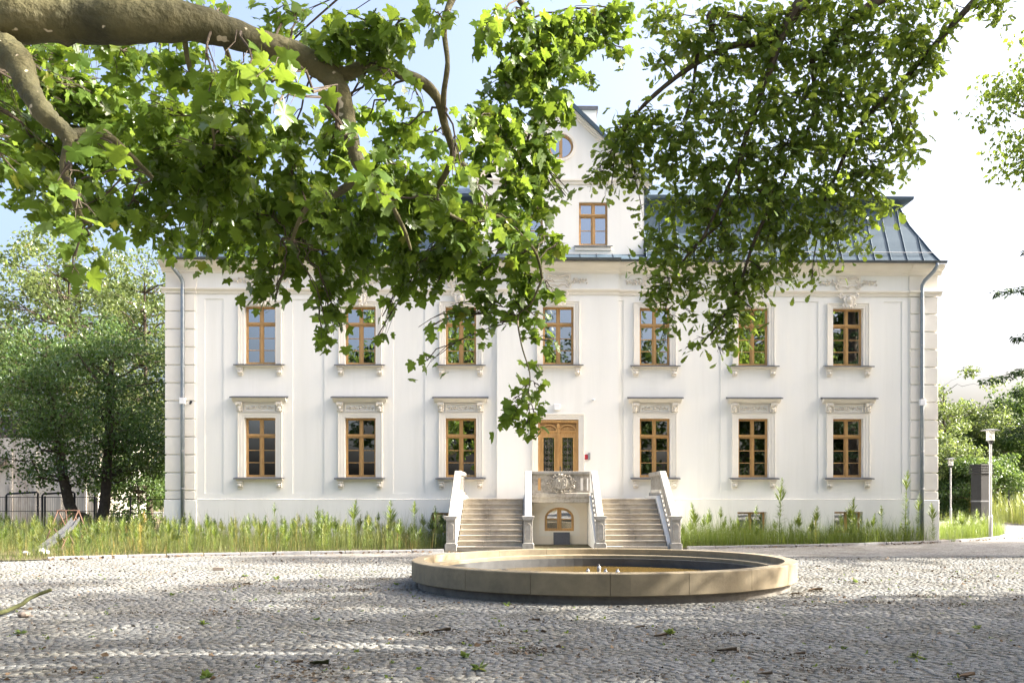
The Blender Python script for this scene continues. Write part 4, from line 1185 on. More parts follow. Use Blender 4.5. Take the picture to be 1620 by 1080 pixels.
# concrete shed, hall and fences on the left
sh0, sh1 = Pd(-180, 786, 56), Pd(152, 786, 56)
shed = empty('concrete_shed', ((sh0.x+sh1.x)/2, sh0.y, 0), 'stained pale concrete shed with dark tiled roof behind the left tree', 'shed')
hwid = (sh1.x-sh0.x)/2
MB().box(-hwid, hwid, 0, 8, -.1, 5.2).build('wall', M['shed'], shed)
for i in range(9):
    MB().box(-hwid+i*1.45, -hwid+i*1.45+.14, -.10, 0, -.1, 4.4).build('buttress', M['shed'], shed)
sr = MB().prism([(-.5,3.55),(-.5,3.7),(4,6.8),(8.5,3.7),(8.5,3.55),(4,6.6)], -hwid-.3, hwid*.15).build('roof', M['tile'], shed)
for i in range(14): MB().prism([(-.52,3.72),(-.52,3.78),(3.98,6.86),(3.98,6.80)], -hwid-.2+i*.5, -hwid-.1+i*.5).build('roof_rib', M['tile'], sr)
def fence(pts, h, label, spacing, bars, rail_z):
    e = empty('steel_fence', (pts[0].x, pts[0].y, 0), label, 'fence')
    o = Vector((pts[0].x, pts[0].y, 0))
    L = (pts[1]-pts[0]).length; dv = (pts[1]-pts[0])/L
    n = max(1, round(L/spacing))
    for i in range(n+1):
        p = pts[0]+dv*(L*i/n) - o
        MB().box(-.035,.035,-.035,.035,0,h).build('post', M['darkmetal'], e, (p.x, p.y, 0), (0,0,math.atan2(dv.y,dv.x)))
    for z in rail_z:
        a, b = pts[0]-o, pts[1]-o
        MB().tube([(a.x,a.y,z),(b.x,b.y,z)], .018, 5).build('rail', M['darkmetal'], e)
    wires = MB()
    m = int(L/bars)
    for i in range(m):
        p = pts[0]+dv*(L*(i+.5)/m)-o
        wires.tube([(p.x,p.y,.05),(p.x,p.y,rail_z[-1])], .006, 4, False)
    wires.build('mesh_wires', M['darkmetal'], e)
def flat(px, d):
    p = Pd(px, 786, d); return Vector((p.x, p.y, 0))
fence([flat(-160,48), flat(150,47)], 1.75, 'dark steel mesh fence in front of the concrete shed', 2.5, .12, (.1, 1.0, 1.7))
fence([flat(152,47.2), flat(262,46.2)], 1.7, 'dark steel mesh fence between the left tree and the house corner', 1.8, .12, (.1, .9, 1.6))
fence([flat(1596,62), flat(1760,60)], 2.2, 'grey mesh fence at the right beyond the meadow', 2.2, .12, (.1, 1.1, 2.1))
# gate frames leaning by the fence
for (a, b, lab) in ((10,60,'dark tubular steel gate frame standing at the far left before the shed'),(67,118,'dark tubular steel frame standing behind the playground slide')):
    p, q = flat(a, 44), flat(b, 44)
    o = MB(); w_ = (q-p).length
    o.tube([(0,0,0),(0,0,1.75),(.06,0,1.82),(w_-.06,0,1.9),(w_,0,1.84),(w_,0,0)], .045, 8)
    tag(o.build('gate_frame', M['darkmetal'], None, (p.x, p.y, .03), (0,0,math.atan2(q.y-p.y,q.x-p.x))), lab, 'gate frame')

# ================================================================== LOOSE THINGS ON THE COURT
def stick(pts, rad, name, label, mat, cat):
    o = pts[0].copy(); o.z = 0
    return tag(MB().tube([p-o for p in pts], rad, 8).build(name, M[mat], None, o, smooth=True), label, cat)
stick([G(-30,983)+Vector((0,0,.05)), G(10,972)+Vector((0,0,.055)), G(35,968)+Vector((0,0,.12)), G(46,964)+Vector((0,0,.17)), G(62,962)+Vector((0,0,.22)), G(81,962)+Vector((0,0,.285))], [.036,.034,.032,.03,.028,.027], 'fallen_branch', 'mossy green broken branch lying at the far left of the court', 'mossy', 'branch')
g = G(346, 902)
tag(MB().box(-.12,.12,-.06,.06,0,.07).box(-.10,.02,-.058,.058,.07,.075).build('loose_brick', M['brickgrey'], None, (g.x,g.y,.004), (0,0,.15), bevel=.008), 'single grey brown brick lying alone on the sunlit setts', 'brick')
g = G(38, 976)
tag(MB().ball((0,0,.04), .09, .5, 9).build('loose_stone', M['brickgrey'], None, (g.x,g.y,0), (0,0,.6), smooth=False), 'small brown stone under the mossy branch', 'stone')
def curl_leaf(l, w, h):
    mb = MB(); n = 5; vs = []; fs = []
    for i in range(n+1):
        t = i/n; ww = w*math.sin(math.pi*min(1, t*.92+.06))**.7
        for s in (-1, -.4, .4, 1):
            vs.append((l*(t-.5), s*ww*.5+random.gauss(0,w*.05), h*abs(s)**1.5*(.5+t)+.004+random.random()*h*.3))
    for i in range(n):
        for j in range(3): fs.append((4*i+j, 4*i+j+1, 4*i+5+j, 4*i+4+j))
    return mb.add(vs, fs)
bits = [((700,1000),.30,'darkbark','dark curled bark strip lying left of the court centre'),((672,1003),.16,'darkbark','short dark bark flake beside the longer curled strip'),
 ((1045,1008),.26,'darkbark','dark bark chunk lying in the foreground below the fountain'),((845,983),.22,'darkbark','thin dark bark strip just in front of the fountain'),
 ((1012,994),.20,'darkbark','narrow bark flake in front of the right half of the fountain'),((770,1017),.16,'litter','pale tan dry leaf in the foreground centre'),
 ((1150,1032),.30,'darkbark','long brown bark piece in the right foreground'),((1265,1036),.17,'litter','grey brown dry leaf right of the long bark piece'),
 ((1210,1069),.20,'darkbark','brown bark piece at the bottom edge right of centre'),((1530,1072),.24,'litter','curled brown leaf at the bottom right corner'),
 ((1290,935),.34,'litter','large brown curled leaf beside the right end of the fountain'),((1258,940),.2,'litter','small dry leaf touching the foot of the fountain at right'),
 ((555,984),.16,'litter','reddish dry leaf left of the fountain foreground'),((390,924),.2,'darkbark','dark twig scrap on the shaded setts at left'),
 ((505,1053),.34,'mossy','mossy green stick fragment at the lower left foreground'),((470,1050),.2,'litter','heap of reddish dry leaves beside the mossy stick fragment')]
for (p, l, mt, lab) in bits:
    g = G(*p); l *= .72
    tag(curl_leaf(l, l*.42, l*.16).build('bark_flake' if mt != 'litter' else 'dry_leaf', M[mt], None, (g.x,g.y,.006), (0,0,random.uniform(-.5,.5)), smooth=True), lab, 'bark' if mt != 'litter' else 'leaf')
# ================================================================== VEGETATION
def leaf_shape(half, cz):
    """mirror a half outline (x>=0) into a closed fan with a raised middle"""
    right = half; left = [(-x, y) for x, y in half[::-1] if x > 1e-6]
    out = right + left
    V = [(0, cz, 0)] + [(x, y, -.22*abs(x) - .10*(y-.4)**2 + .03*math.sin(9*x+5*y)) for x, y in out]
    n = len(out)
    F = [(0, 1+i, 1+(i+1) % n) for i in range(n)]
    # petiole
    b = len(V)
    V += [(-.012, .05, 0), (.012, .05, 0), (0, -.38, .06)]
    F += [(b, b+2, b+1)]
    return np.array(V), np.array(F)
PLANE_V, PLANE_F = leaf_shape([(0,.06),(.14,-.05),(.28,.0),(.42,-.03),(.52,.09),(.45,.17),(.40,.25),(.36,.32),(.50,.35),(.60,.46),(.63,.61),(.50,.60),(.40,.60),(.31,.60),(.33,.71),(.24,.80),(.17,.86),(.09,.97),(0,1.06)], .38)
OAK_V, OAK_F = leaf_shape([(0,0),(.05,.10),(.14,.21),(.11,.30),(.24,.41),(.18,.52),(.31,.66),(.23,.76),(.24,.90),(.11,.97),(0,1.0)], .55)
QUAD_V = np.array([(0,0,0),(.34,.45,-.06),(0,1.0,-.1),(-.34,.45,-.06),(0,.5,.06)]); QUAD_F = np.array([(0,1,4),(1,2,4),(2,3,4),(3,0,4)])
def rand_frames(n, droop, spread, rng=RNG):
    """leaf frames: y axis = leaf axis (droops), z axis = blade normal"""
    az = rng.uniform(0, 2*math.pi, n)
    el = rng.normal(droop, spread, n)
    y = np.stack([np.cos(az)*np.cos(el), np.sin(az)*np.cos(el), np.sin(el)], 1)
    up = np.stack([rng.normal(0,.45,n), rng.normal(0,.45,n), np.ones(n)], 1)
    x = np.cross(y, up); x /= np.linalg.norm(x, axis=1)[:, None]+1e-9
    roll = rng.normal(0, .5, n)
    z = np.cross(x, y)
    x2 = x*np.cos(roll)[:,None] + z*np.sin(roll)[:,None]
    z2 = np.cross(x2, y)
    return np.stack([x2, y, z2], 2)                       # columns
def leaves_mesh(name, pos, size, LV, LF, mat, droop=-.6, spread=.5, rng=RNG, tint=None):
    n = len(pos)
    R = rand_frames(n, droop, spread, rng)
    LN = np.repeat(LV[None], n, 0)*np.stack([rng.uniform(.8,1.12,n), np.ones(n), rng.uniform(-.4,2.6,n)],1)[:,None,:]
    LN[:,:,2] -= (rng.uniform(0,.35,n)[:,None])*LV[None,:,1]**2
    V = np.einsum('nij,nkj->nki', R, LN)*np.asarray(size)[:, None, None] + pos[:, None, :]
    F = (LF[None] + (np.arange(n)*len(LV))[:, None, None]).reshape(-1, LF.shape[1])
    if tint is None: tint = rng.uniform(0, 1, n)
    return np_mesh(name, V.reshape(-1, 3), F, mat, attrs={'tint': np.repeat(np.clip(tint, 0, 1), len(LV))})
def bez(a, b, sag, n=6, wob=.0):
    a, b = Vector(a), Vector(b); L = (b-a).length
    out = []
    for i in range(n+1):
        t = i/n
        p = a.lerp(b, t); p.z += sag*L*4*t*(1-t)
        if 0 < i < n: p += Vector((random.gauss(0,1), random.gauss(0,1), random.gauss(0,1)))*wob*L
        out.append(p)
    return out

# ------------------------------------------------------------------ foreground trees from measured sprays
def smooth_path(pts, rad, sub=4):
    P = [Vector(p) for p in pts]; out = []; rr = []
    for i in range(len(P)-1):
        p0, p1, p2, p3 = P[max(i-1,0)], P[i], P[i+1], P[min(i+2,len(P)-1)]
        for k in range(sub):
            t = k/sub
            out.append(.5*((2*p1)+(p2-p0)*t+(2*p0-5*p1+4*p2-p3)*t*t+(3*p1-p0-3*p2+p3)*t**3))
            rr.append(rad[i]+(rad[i+1]-rad[i])*t)
    out.append(P[-1]); rr.append(rad[-1])
    return out, rr
def limb(parent, base, pxs, mat, knots=0.0, name='limb'):
    """pxs: (px,py,depth,width in px)"""
    pts = [Pd(a, b, d) for a, b, d, w in pxs]; rad = [w*.5*d/FPX for a, b, d, w in pxs]
    P, Rr = smooth_path(pts, rad, 6)
    Rr = [r*(1+random.gauss(0, knots)) for r in Rr]
    o = MB().tube([p-base for p in P], Rr, 14).build(name, M[mat], parent, smooth=True)
    return [(p, r) for p, r in zip(P, Rr)]
def crown_from_sprays(tree, base, sprays, nodes, leafV, leafF, lsize, mat, barkmat, cover, droop, zdepth=1.0, npieces=300, twig_r=.008, names=('leaf','foliage','twigs'), seed=3):
    rng = np.random.default_rng(seed); rs = random.Random(seed)
    pos = []; siz = []; tin = []
    tw = MB()
    base_ls = lsize
    for (px, py, r, d, dens) in sprays:
        lsize = base_ls*(1.12 if d < 6.5 and leafV is PLANE_V else 1.0)
        larea = .42*lsize**2 if leafV is PLANE_V else .30*lsize**2
        C = Pd(px, py, d); R = r*d/FPX
        n = max(6, int(cover*dens*math.pi*R*R/larea))
        # attach to the closest higher or nearer branch node
        best = min(nodes, key=lambda q: (q[0]-C).length - .35*(q[0].z-C.z))
        st = best[0]
        L = (C-st).length
        main = bez(st, C, .10 if st.z > C.z else .05, 7, .02)
        r0 = min(best[1]*.4, twig_r*(1.0+L*.45))
        tw.tube([p-base for p in main], [r0+(twig_r*.8-r0)*t/7 for t in range(8)], 6, False)
        ns = max(4, int(n/9))
        ends = []
        for k in range(ns):
            v = rng.normal(0, 1, 3); v /= np.linalg.norm(v); v *= rng.uniform(.35, 1.0)**.5
            e = C + Vector((v[0]*R, v[1]*R*zdepth, v[2]*R*.95 - .12*R))
            s = main[rs.randint(3, 7)]
            b = bez(s, e, .08, 4, .03)
            tw.tube([p-base for p in b], [twig_r*.7, twig_r*.6, twig_r*.5, twig_r*.4, twig_r*.25], 4, False)
            ends.append(b)
        for k in range(n):
            b = ends[k % ns]; t = rng.uniform(.3, 1.05)*4
            i = min(int(t), 3); p = b[i].lerp(b[i+1], t-i)
            j = rng.normal(0, lsize*.55, 3)
            pos.append((p.x+j[0], p.y+j[1], p.z+j[2]-lsize*.25)); siz.append(lsize*rng.uniform(.5, 1.3)); tin.append(rng.normal(.5,.22))
    pos = np.array(pos); siz = np.array(siz); tin = np.array(tin)
    rel = pos - np.array(CAM)
    dd = rel[:,0]*SA + rel[:,1]*CA; uu = (rel[:,0]*CA - rel[:,1]*SA)/np.maximum(dd,.1)*FPX+CX; vv = HY-FPX*rel[:,2]/np.maximum(dd,.1)
    vis = (dd > .5) & (uu > 0) & (uu < 1620) & (vv > 0) & (vv < 1080)
    order = np.argsort(-np.where(vis, siz/np.maximum(dd,.1), 0))
    big, rest = order[:npieces], order[npieces:]
    b = np.array(base)
    tag(O(names[1], leaves_mesh(names[1], pos[rest]-b, siz[rest], leafV, leafF, M[mat], droop, .5, rng, tin[rest]), tree), kind='stuff')
    var = [np_mesh('leaf', leafV, leafF, M[mat], attrs={'tint': np.full(len(leafV), .15+.1*q)}) for q in range(8)]
    fr = rand_frames(len(big), droop, .5, rng)
    for k, i in enumerate(big):
        o = O(names[0], var[k % 8], tree)
        m4 = Matrix([list(fr[k][r])+[0] for r in range(3)]+[[0,0,0,1]])
        o.matrix_local = Matrix.Translation(Vector(pos[i]-b)) @ m4 @ Matrix.Diagonal((siz[i],siz[i],siz[i],1))
    tag(tw.build(names[2], M[barkmat], tree), kind='stuff')
    return pos

# plane tree: trunk left of the frame, limbs reaching in
PB = Vector((-6.6,-28.2,0))
plane = empty('plane_tree', PB, 'big plane tree with pale mottled limb and large lobed leaves hanging at left', 'tree')
tp, tr_ = smooth_path([(-6.6,-28.2,-.1),(-6.55,-28.2,1.2),(-6.5,-28.25,3.0),(-6.6,-28.3,5.2),(-6.9,-28.6,8.5),(-6.7,-28.5,12)], [.72,.58,.50,.46,.36,.22], 5)
MB().tube([p-PB for p in tp], tr_, 18).build('trunk', M['planebark'], plane, smooth=True)
nodes = []
jl = (-6.5,-28.25,3.9)
A1 = [(-420,300,7.2,95),(-200,90,6.8,88),(-60,38,6.5,82),(40,28,6.5,78),(130,32,6.6,74),(210,34,6.6,70),(290,34,6.7,58),(350,48,6.8,50),(410,68,6.9,42),(465,86,7.0,40),(510,110,7.1,38),(535,140,7.1,31),(548,180,7.1,26),(556,220,7.0,24),(566,255,7.0,22),(585,283,7.0,19)]
nodes += limb(plane, PB, A1, 'planebark', .045)
nodes += limb(plane, PB, [(500,100,7.1,24),(545,117,7.2,22),(575,105,7.3,20),(605,106,7.4,22),(640,118,7.5,19),(672,133,7.6,17),(694,160,7.7,15),(703,195,7.8,13),(712,222,7.9,12),(722,250,8.0,10),(742,270,8.1,9),(752,300,8.3,8),(765,330,8.4,7),(800,350,8.6,6),(845,395,8.9,5),(858,440,9.1,4.5)], 'planebark', .04)
nodes += limb(plane, PB, [(716,230,7.9,11),(715,250,8.0,10),(705,275,8.1,10),(690,303,8.2,9),(700,330,8.3,7),(735,350,8.5,5),(770,350,8.6,4)], 'planebark', .05)
nodes += limb(plane, PB, [(-60,60,6.5,60),(0,78,6.4,52),(30,100,6.3,44),(45,140,6.2,36),(70,180,6.1,32),(98,205,6.1,27),(112,225,6.1,24),(103,255,6.1,15),(103,280,6.1,12),(115,310,6.2,11),(130,345,6.3,8),(150,352,6.4,6)], 'planebark', .06)
nodes += limb(plane, PB, [(105,215,6.1,18),(130,210,6.2,15),(160,210,6.3,14),(180,222,6.5,12),(205,245,6.8,9),(240,280,7.2,7)], 'planebark', .05)
nodes += limb(plane, PB, [(585,283,7.0,17),(555,292,7.1,14),(525,310,7.3,11),(495,320,7.5,9),(475,345,7.7,7),(462,380,7.9,5)], 'planebark', .05)
nodes += limb(plane, PB, [(580,280,7.0,13),(600,295,7.2,9),(620,325,7.5,7),(640,365,7.8,6),(650,395,8.0,4)], 'planebark', .05)
nodes += limb(plane, PB, [(703,195,7.8,9),(702,150,7.6,9),(708,100,7.5,8),(703,40,7.5,9),(720,-10,7.6,12),(760,-60,7.6,16)], 'planebark', .04)
nodes += limb(plane, PB, [(290,34,6.7,10),(300,110,6.9,6),(330,170,7.2,6),(340,230,7.4,4)], 'planebark', .05)
nodes += limb(plane, PB, [(340,40,6.8,8),(362,90,7.0,7),(368,140,7.2,6),(366,170,7.3,4)], 'planebark', .05)
nodes += limb(plane, PB, [(780,-60,9.5,16),(840,30,9.6,8),(858,100,9.7,6),(850,160,9.8,5),(830,240,9.8,4)], 'planebark', .05)
nodes += limb(plane, PB, [(858,440,9.1,3.5),(840,480,9.2,3),(820,500,9.3,2.6),(825,545,9.4,2.4),(838,590,9.5,2.0),(836,620,9.5,1.6)], 'planebark', .05)
# high out-of-frame limbs
for e in ((-10,-24,11),(-3,-25,10),(-9,-32,12),(-3,-32,9.5),(-12,-28,10),(-5,-26,13.5),(0,-28,9.2)):
    P, Rr = smooth_path([(-6.7,-28.45,6.5+random.random()*2), Vector((-6.7,-28.45,9)).lerp(Vector(e), .5)+Vector((0,0,.5)), e], [.2,.13,.05], 5)
    MB().tube([p-PB for p in P], Rr, 9).build('limb', M['planebark'], plane, smooth=True)
    nodes += [(p, r) for p, r in zip(P, Rr)]
spr = [ # px, py, radius px, depth, density
 (70,130,60,9.5,.9),(30,200,55,9.8,.9),(20,260,35,9.0,.8),(120,100,45,8.5,.9),(160,160,65,8.6,1.0),(210,110,50,7.8,.9),(250,190,70,8.3,1.0),(180,260,60,9.0,1.0),(90,300,45,7.2,.9),(60,250,40,9.4,.8),
 (150,330,45,7.0,1.0),(130,390,30,6.8,.9),(115,420,20,6.4,.7),(200,340,45,8.2,.9),(260,300,60,8.4,1.0),(240,370,35,8.8,.8),(290,390,24,9.4,.7),(268,250,55,8.2,.9),
 (330,150,55,6.3,.8),(390,110,40,6.0,.7),(300,110,45,7.2,.8),(430,130,30,5.2,.7),(440,165,24,5.0,.6),(350,210,60,7.6,1.0),(400,180,45,7.4,.8),(330,270,60,8.0,1.0),(400,260,65,7.8,1.0),(340,330,60,8.4,1.0),(410,330,60,8.2,1.0),(460,270,50,7.6,1.0),(320,375,35,9.0,.8),(380,385,40,8.8,1.0),
 (470,210,36,7.4,.8),(500,60,30,7.2,.6),(540,50,50,7.0,.9),(590,40,45,7.0,.9),(640,30,40,6.8,.9),(610,70,36,7.2,.8),(560,85,30,7.4,.8),(690,20,30,7.2,.7),
 (520,190,36,8.6,.7),(580,190,32,8.4,.6),(520,250,45,8.0,.9),(490,300,55,8.0,1.0),(540,330,55,8.2,1.0),(600,330,55,8.2,1.0),(590,250,45,8.2,.9),(630,210,36,8.4,.8),(650,270,50,8.2,.9),(640,330,50,8.4,1.0),(460,350,45,8.4,1.0),
 (440,400,40,8.8,1.0),(428,445,33,8.9,1.0),(435,478,14,8.9,.8),(500,390,45,8.8,1.0),(560,400,50,8.8,1.0),(540,450,38,9.2,.9),(525,500,26,9.3,1.0),(515,535,20,9.3,1.0),(540,525,14,9.3,.8),(590,440,34,9.2,.9),(605,500,12,9.4,.7),(598,530,16,9.4,.8),(625,400,45,8.8,1.0),(650,445,32,9.0,.8),(620,350,30,8.9,.8),
 (700,290,48,8.6,.9),(690,350,48,8.6,1.0),(740,320,46,8.8,.9),(740,380,46,8.8,1.0),(700,410,40,9.0,1.0),(690,455,25,9.2,.7),(675,520,15,9.3,.8),(676,570,15,9.3,.9),(760,430,40,9.2,.9),(765,475,26,9.3,.9),(780,520,16,9.4,.7),(730,490,22,9.3,.8),(740,505,12,9.3,.7),
 (680,210,30,8.6,.6),(745,190,32,8.8,.7),(760,240,42,9.0,.9),(800,290,42,9.2,.9),(800,350,46,9.2,1.0),(820,400,40,9.3,1.0),(850,330,34,9.4,.8),(865,370,24,9.4,.8),(890,385,12,9.5,.6),(835,445,36,9.4,.9),(870,460,20,9.5,.8),(820,480,25,9.4,.8),(855,510,20,9.5,.7),(873,540,12,9.6,.7),(845,575,11,9.6,.6),
 (830,615,16,9.6,1.0),(815,650,17,9.6,1.0),(845,655,16,9.6,1.0),(838,680,15,9.6,1.0),(815,630,12,9.6,.9),(855,612,10,9.6,.8),
 (770,60,36,8.8,.8),(810,30,40,9.2,.9),(860,40,40,9.4,.9),(910,40,40,9.6,.9),(960,30,36,9.8,.9),(820,90,45,9.2,1.0),(870,100,46,9.4,1.0),(920,90,34,9.6,.9),(790,140,46,9.2,.9),(850,160,46,9.4,.9),(890,160,22,9.6,.8),(800,200,46,9.2,.9),(850,225,34,9.4,.8),(770,180,36,9.0,.8),(870,270,14,9.6,.6),(985,75,22,9.8,.8),(990,20,26,9.8,.9),(895,310,10,9.6,.6),(845,270,30,9.5,.8),(940,130,14,9.7,.5),
 (10,150,45,9.2,1.0),(20,105,40,9.4,1.0),(60,195,40,9.2,1.0),(75,330,28,8.6,.9),(28,295,24,9.2,.9),(5,230,40,9.4,1.0),(130,300,45,9.0,1.0),(170,200,50,8.8,1.0),(100,250,40,8.8,1.0),(545,215,22,6.5,.8),(590,300,28,6.5,.9),(690,320,28,7.4,.9),(730,270,26,7.4,.8),(770,330,26,7.8,.9),(820,365,24,8.2,.9),(110,270,28,5.7,.8),(130,330,26,5.8,.9),(180,230,26,5.9,.8),(500,318,26,7.0,.9),(620,120,22,7.0,.7),(660,150,20,7.2,.7),(868,222,18,9.5,1.0),(858,250,20,9.5,1.0),(848,300,24,9.4,1.0),(880,182,16,9.6,1.0),(832,335,24,9.4,1.0),(826,260,24,9.4,1.0),(878,300,9,9.6,.8),(40,90,40,10.5,.8),(110,140,50,10.5,.9),(180,95,40,10,.8),(250,100,45,10,.9),(310,85,35,9.8,.8),(230,230,50,9.5,.9),(300,210,50,9.5,.9),(40,240,45,10.5,.8),(360,150,40,9.5,.8),(440,220,40,9,.8),(370,300,50,9.2,.9),(440,20,36,7.5,.5),(470,15,20,7.4,.4),(350,10,24,8.2,.6),(420,60,24,7.8,.5)]
hid = []
rr_ = random.Random(5)
for k in range(70):                                        # crown above and beside the frame
    a = rr_.uniform(0, 2*math.pi); q = rr_.uniform(0,1)**.5*6.5
    hid.append((Vector((-6+q*math.cos(a), -28.5+q*.8*math.sin(a), rr_.uniform(8.2, 13.5))), rr_.uniform(.7, 1.2)))
crown_from_sprays(plane, PB, spr, nodes, PLANE_V, PLANE_F, .106, 'planeleaf', 'bark_brown', 2.05, -.75, 1.0, 300, .0075)
def hidden_crown(tree, base, blobs, nodes, LV, LF, ls, n, mat, bark, seed):
    rng = np.random.default_rng(seed); pos = []
    tw = MB()
    for C, R in blobs:
        st = min(nodes, key=lambda q: (q[0]-C).length)[0]
        tw.tube([p-base for p in bez(st, C, .06, 5, .04)], [.03,.025,.02,.016,.012,.008], 5, False)
        v = rng.normal(0, 1, (n, 3)); v /= np.linalg.norm(v, axis=1)[:,None]; v *= rng.uniform(.2,1,(n,1))**.5*R
        pos.append(np.array(C)+v*np.array([1,1,.8]))
    pos = np.concatenate(pos)
    tag(O('crown', leaves_mesh('crown', pos-np.array(base), np.random.default_rng(seed).uniform(.7,1.2,len(pos))*ls, LV, LF, M[mat], -.5, .5, rng), tree), kind='stuff')
    tag(tw.build('branches', M[bark], tree), kind='stuff')
hidden_crown(plane, PB, hid, nodes, QUAD_V, QUAD_F, .30, 70, 'planeleaf', 'planebark', 21)

# oak: trunk right of the frame
OB = Vector((11.5,-25.5,0))
oak = empty('oak_tree', OB, 'oak tree with small lobed leaves and dark branches hanging in from the upper right', 'tree')
tp, tr_ = smooth_path([(11.5,-25.5,-.1),(11.5,-25.5,1.5),(11.3,-25.4,4),(11.0,-25.3,7),(10.6,-25.2,10),(10.6,-25.2,14)], [.62,.48,.42,.36,.25,.1], 5)
MB().tube([p-OB for p in tp], tr_, 16).build('trunk', M['bark_brown'], oak, smooth=True)
on = []
on += limb(oak, OB, [(1640,-260,10.8,26),(1400,-160,10.9,22),(1290,-20,11,18),(1225,60,11,13),(1150,75,11,10),(1080,115,11,8),(1020,165,11.1,6),(985,210,11.2,4)], 'bark_brown', .05)
on += limb(oak, OB, [(1640,-260,10.8,24),(1420,-150,10.8,20),(1300,-40,10.9,16),(1265,0,10.9,14),(1240,50,10.9,12),(1218,110,10.9,10),(1200,160,11,9),(1180,215,11,8),(1170,255,11,7),(1150,300,11.1,6),(1130,340,11.2,5),(1110,380,11.2,4)], 'bark_brown', .05)
on += limb(oak, OB, [(1660,-200,10.9,24),(1500,-80,11,20),(1390,0,11,16),(1350,30,11,13),(1310,80,11.1,11),(1285,95,11.1,9),(1290,150,11.2,7),(1280,200,11.3,6),(1240,280,11.4,5),(1215,350,11.4,4)], 'bark_brown', .05)
on += limb(oak, OB, [(1680,-160,11,18),(1560,-20,11.1,11),(1480,70,11.2,9),(1440,115,11.3,8),(1410,150,11.3,10),(1380,175,11.3,9),(1350,215,11.4,7),(1330,260,11.4,6),(1300,330,11.5,5)], 'bark_brown', .05)
on += limb(oak, OB, [(1240,50,10.9,8),(1130,20,10.9,9),(1125,50,10.9,8),(1105,80,11,7),(1095,150,11,4),(1085,180,11,3)], 'bark_brown', .05)
on += limb(oak, OB, [(1200,300,11.1,7),(1220,315,11.2,6),(1190,390,11.3,5),(1170,450,11.3,4),(1145,500,11.4,3.5),(1110,545,11.4,2)], 'bark_brown', .05)
on += limb(oak, OB, [(1170,255,11,5),(1160,330,11.2,4.5),(1090,400,11.3,4),(1060,460,11.4,2.5),(1050,510,11.4,2)], 'bark_brown', .05)
for e in ((8,-27,10),(13,-22,11),(15,-27,10),(10,-29,12),(9,-23,12.5),(14,-25,13),(6.5,-25,11)):
    P, Rr = smooth_path([(11.1,-25.3,5.5+random.random()*2), Vector((11,-25.3,8)).lerp(Vector(e), .5), e], [.2,.12,.04], 5)
    MB().tube([p-OB for p in P], Rr, 8).build('limb', M['bark_brown'], oak, smooth=True)
    on += [(p, r) for p, r in zip(P, Rr)]
ospr = [(975,200,34,11.2,.9),(1005,230,40,11.2,1),(955,270,30,11.3,.9),(1000,280,34,11.3,.9),(1040,200,40,11.1,1),(1050,260,42,11.2,1),(1010,190,30,11.2,1),(940,290,16,11.3,.8),(965,305,14,11.3,.8),
 (1040,30,42,11,.9),(1045,90,26,11,.8),(1080,60,45,11,1),(1130,40,45,10.8,1),(1180,30,45,10.8,1),(1240,20,45,10.9,1),(1300,20,50,11,1),(1360,20,50,11,1),(1420,20,45,11.1,1),(1500,45,20,11.1,.8),(1475,75,22,11.2,.9),(1455,100,24,11.2,.9),(1545,15,20,11.1,.8),(1470,15,30,11.2,.9),(1510,8,22,11.2,.7),(1580,12,30,11.0,.8),
 (1100,150,45,11,1),(1150,110,50,10.9,1),(1200,90,50,11,1),(1260,90,50,11,1),(1320,90,55,11,1),(1380,80,50,11,1),(1430,70,40,11.2,1),(1460,110,22,11.3,.8),(1440,60,40,11.3,.9),
 (1090,220,45,11,1),(1150,180,50,11,1),(1210,160,55,11,1),(1270,160,55,11,1),(1330,160,55,11,1),(1390,140,50,11.2,1),(1435,170,30,11.3,.9),(1445,205,20,11.3,.9),
 (1120,270,50,11.1,1),(1180,250,55,11.1,1),(1240,230,55,11.1,1),(1300,230,55,11.2,1),(1360,220,50,11.3,1),(1415,220,34,11.4,1),(1440,250,22,11.4,.9),
 (1060,320,40,11.3,1),(1110,330,45,11.3,1),(1170,320,50,11.2,1),(1230,300,55,11.2,1),(1290,300,55,11.3,1),(1350,290,48,11.4,1),(1400,280,34,11.4,1),(1395,325,26,11.5,1),(1015,330,20,11.3,.7),(1020,370,22,11.3,.9),
 (1050,390,38,11.4,1),(1100,395,40,11.4,1),(1160,390,46,11.3,1),(1220,370,50,11.4,1),(1280,370,46,11.4,1),(1335,350,40,11.5,1),(1370,370,26,11.5,.9),(1330,400,26,11.5,.8),(1015,420,22,11.4,.9),
 (1050,440,30,11.4,1),(1095,450,36,11.4,1),(1150,450,42,11.4,1),(1205,430,40,11.4,1),(1255,420,34,11.5,1),(1285,440,18,11.5,.9),(1040,480,22,11.4,.9),(1050,515,16,11.4,1),(1052,540,9,11.4,.9),(1065,500,14,11.4,.9),(1030,455,16,11.4,.8),
 (1125,500,26,11.5,1),(1165,495,30,11.5,1),(1195,500,16,11.5,1),(1110,535,14,11.5,.9),(1085,550,9,11.5,.9),(1150,530,22,11.5,1),(1140,560,8,11.5,.8),(1180,525,14,11.5,.9),(1215,470,14,11.5,.8),(1095,500,14,11.5,.8)]
crown_from_sprays(oak, OB, ospr, on, OAK_V, OAK_F, .116, 'oakleaf', 'bark_brown', 2.1, -.35, 1.3, 300, .006, seed=9)
hid = []
for k in range(105):  # unseen crown, spread and thinned for the shade it throws on the court
    a = rr_.uniform(0, 2*math.pi); q = rr_.uniform(0,1)**.5
    hy = rr_.uniform(-29,-15.2)
    if -26.2 < hy < -22.2 and rr_.random() < .2: continue
    hid.append((Vector((rr_.uniform(11.2,17.5), hy, rr_.uniform(8.6, 15.5))), rr_.uniform(.75, 1.2)))
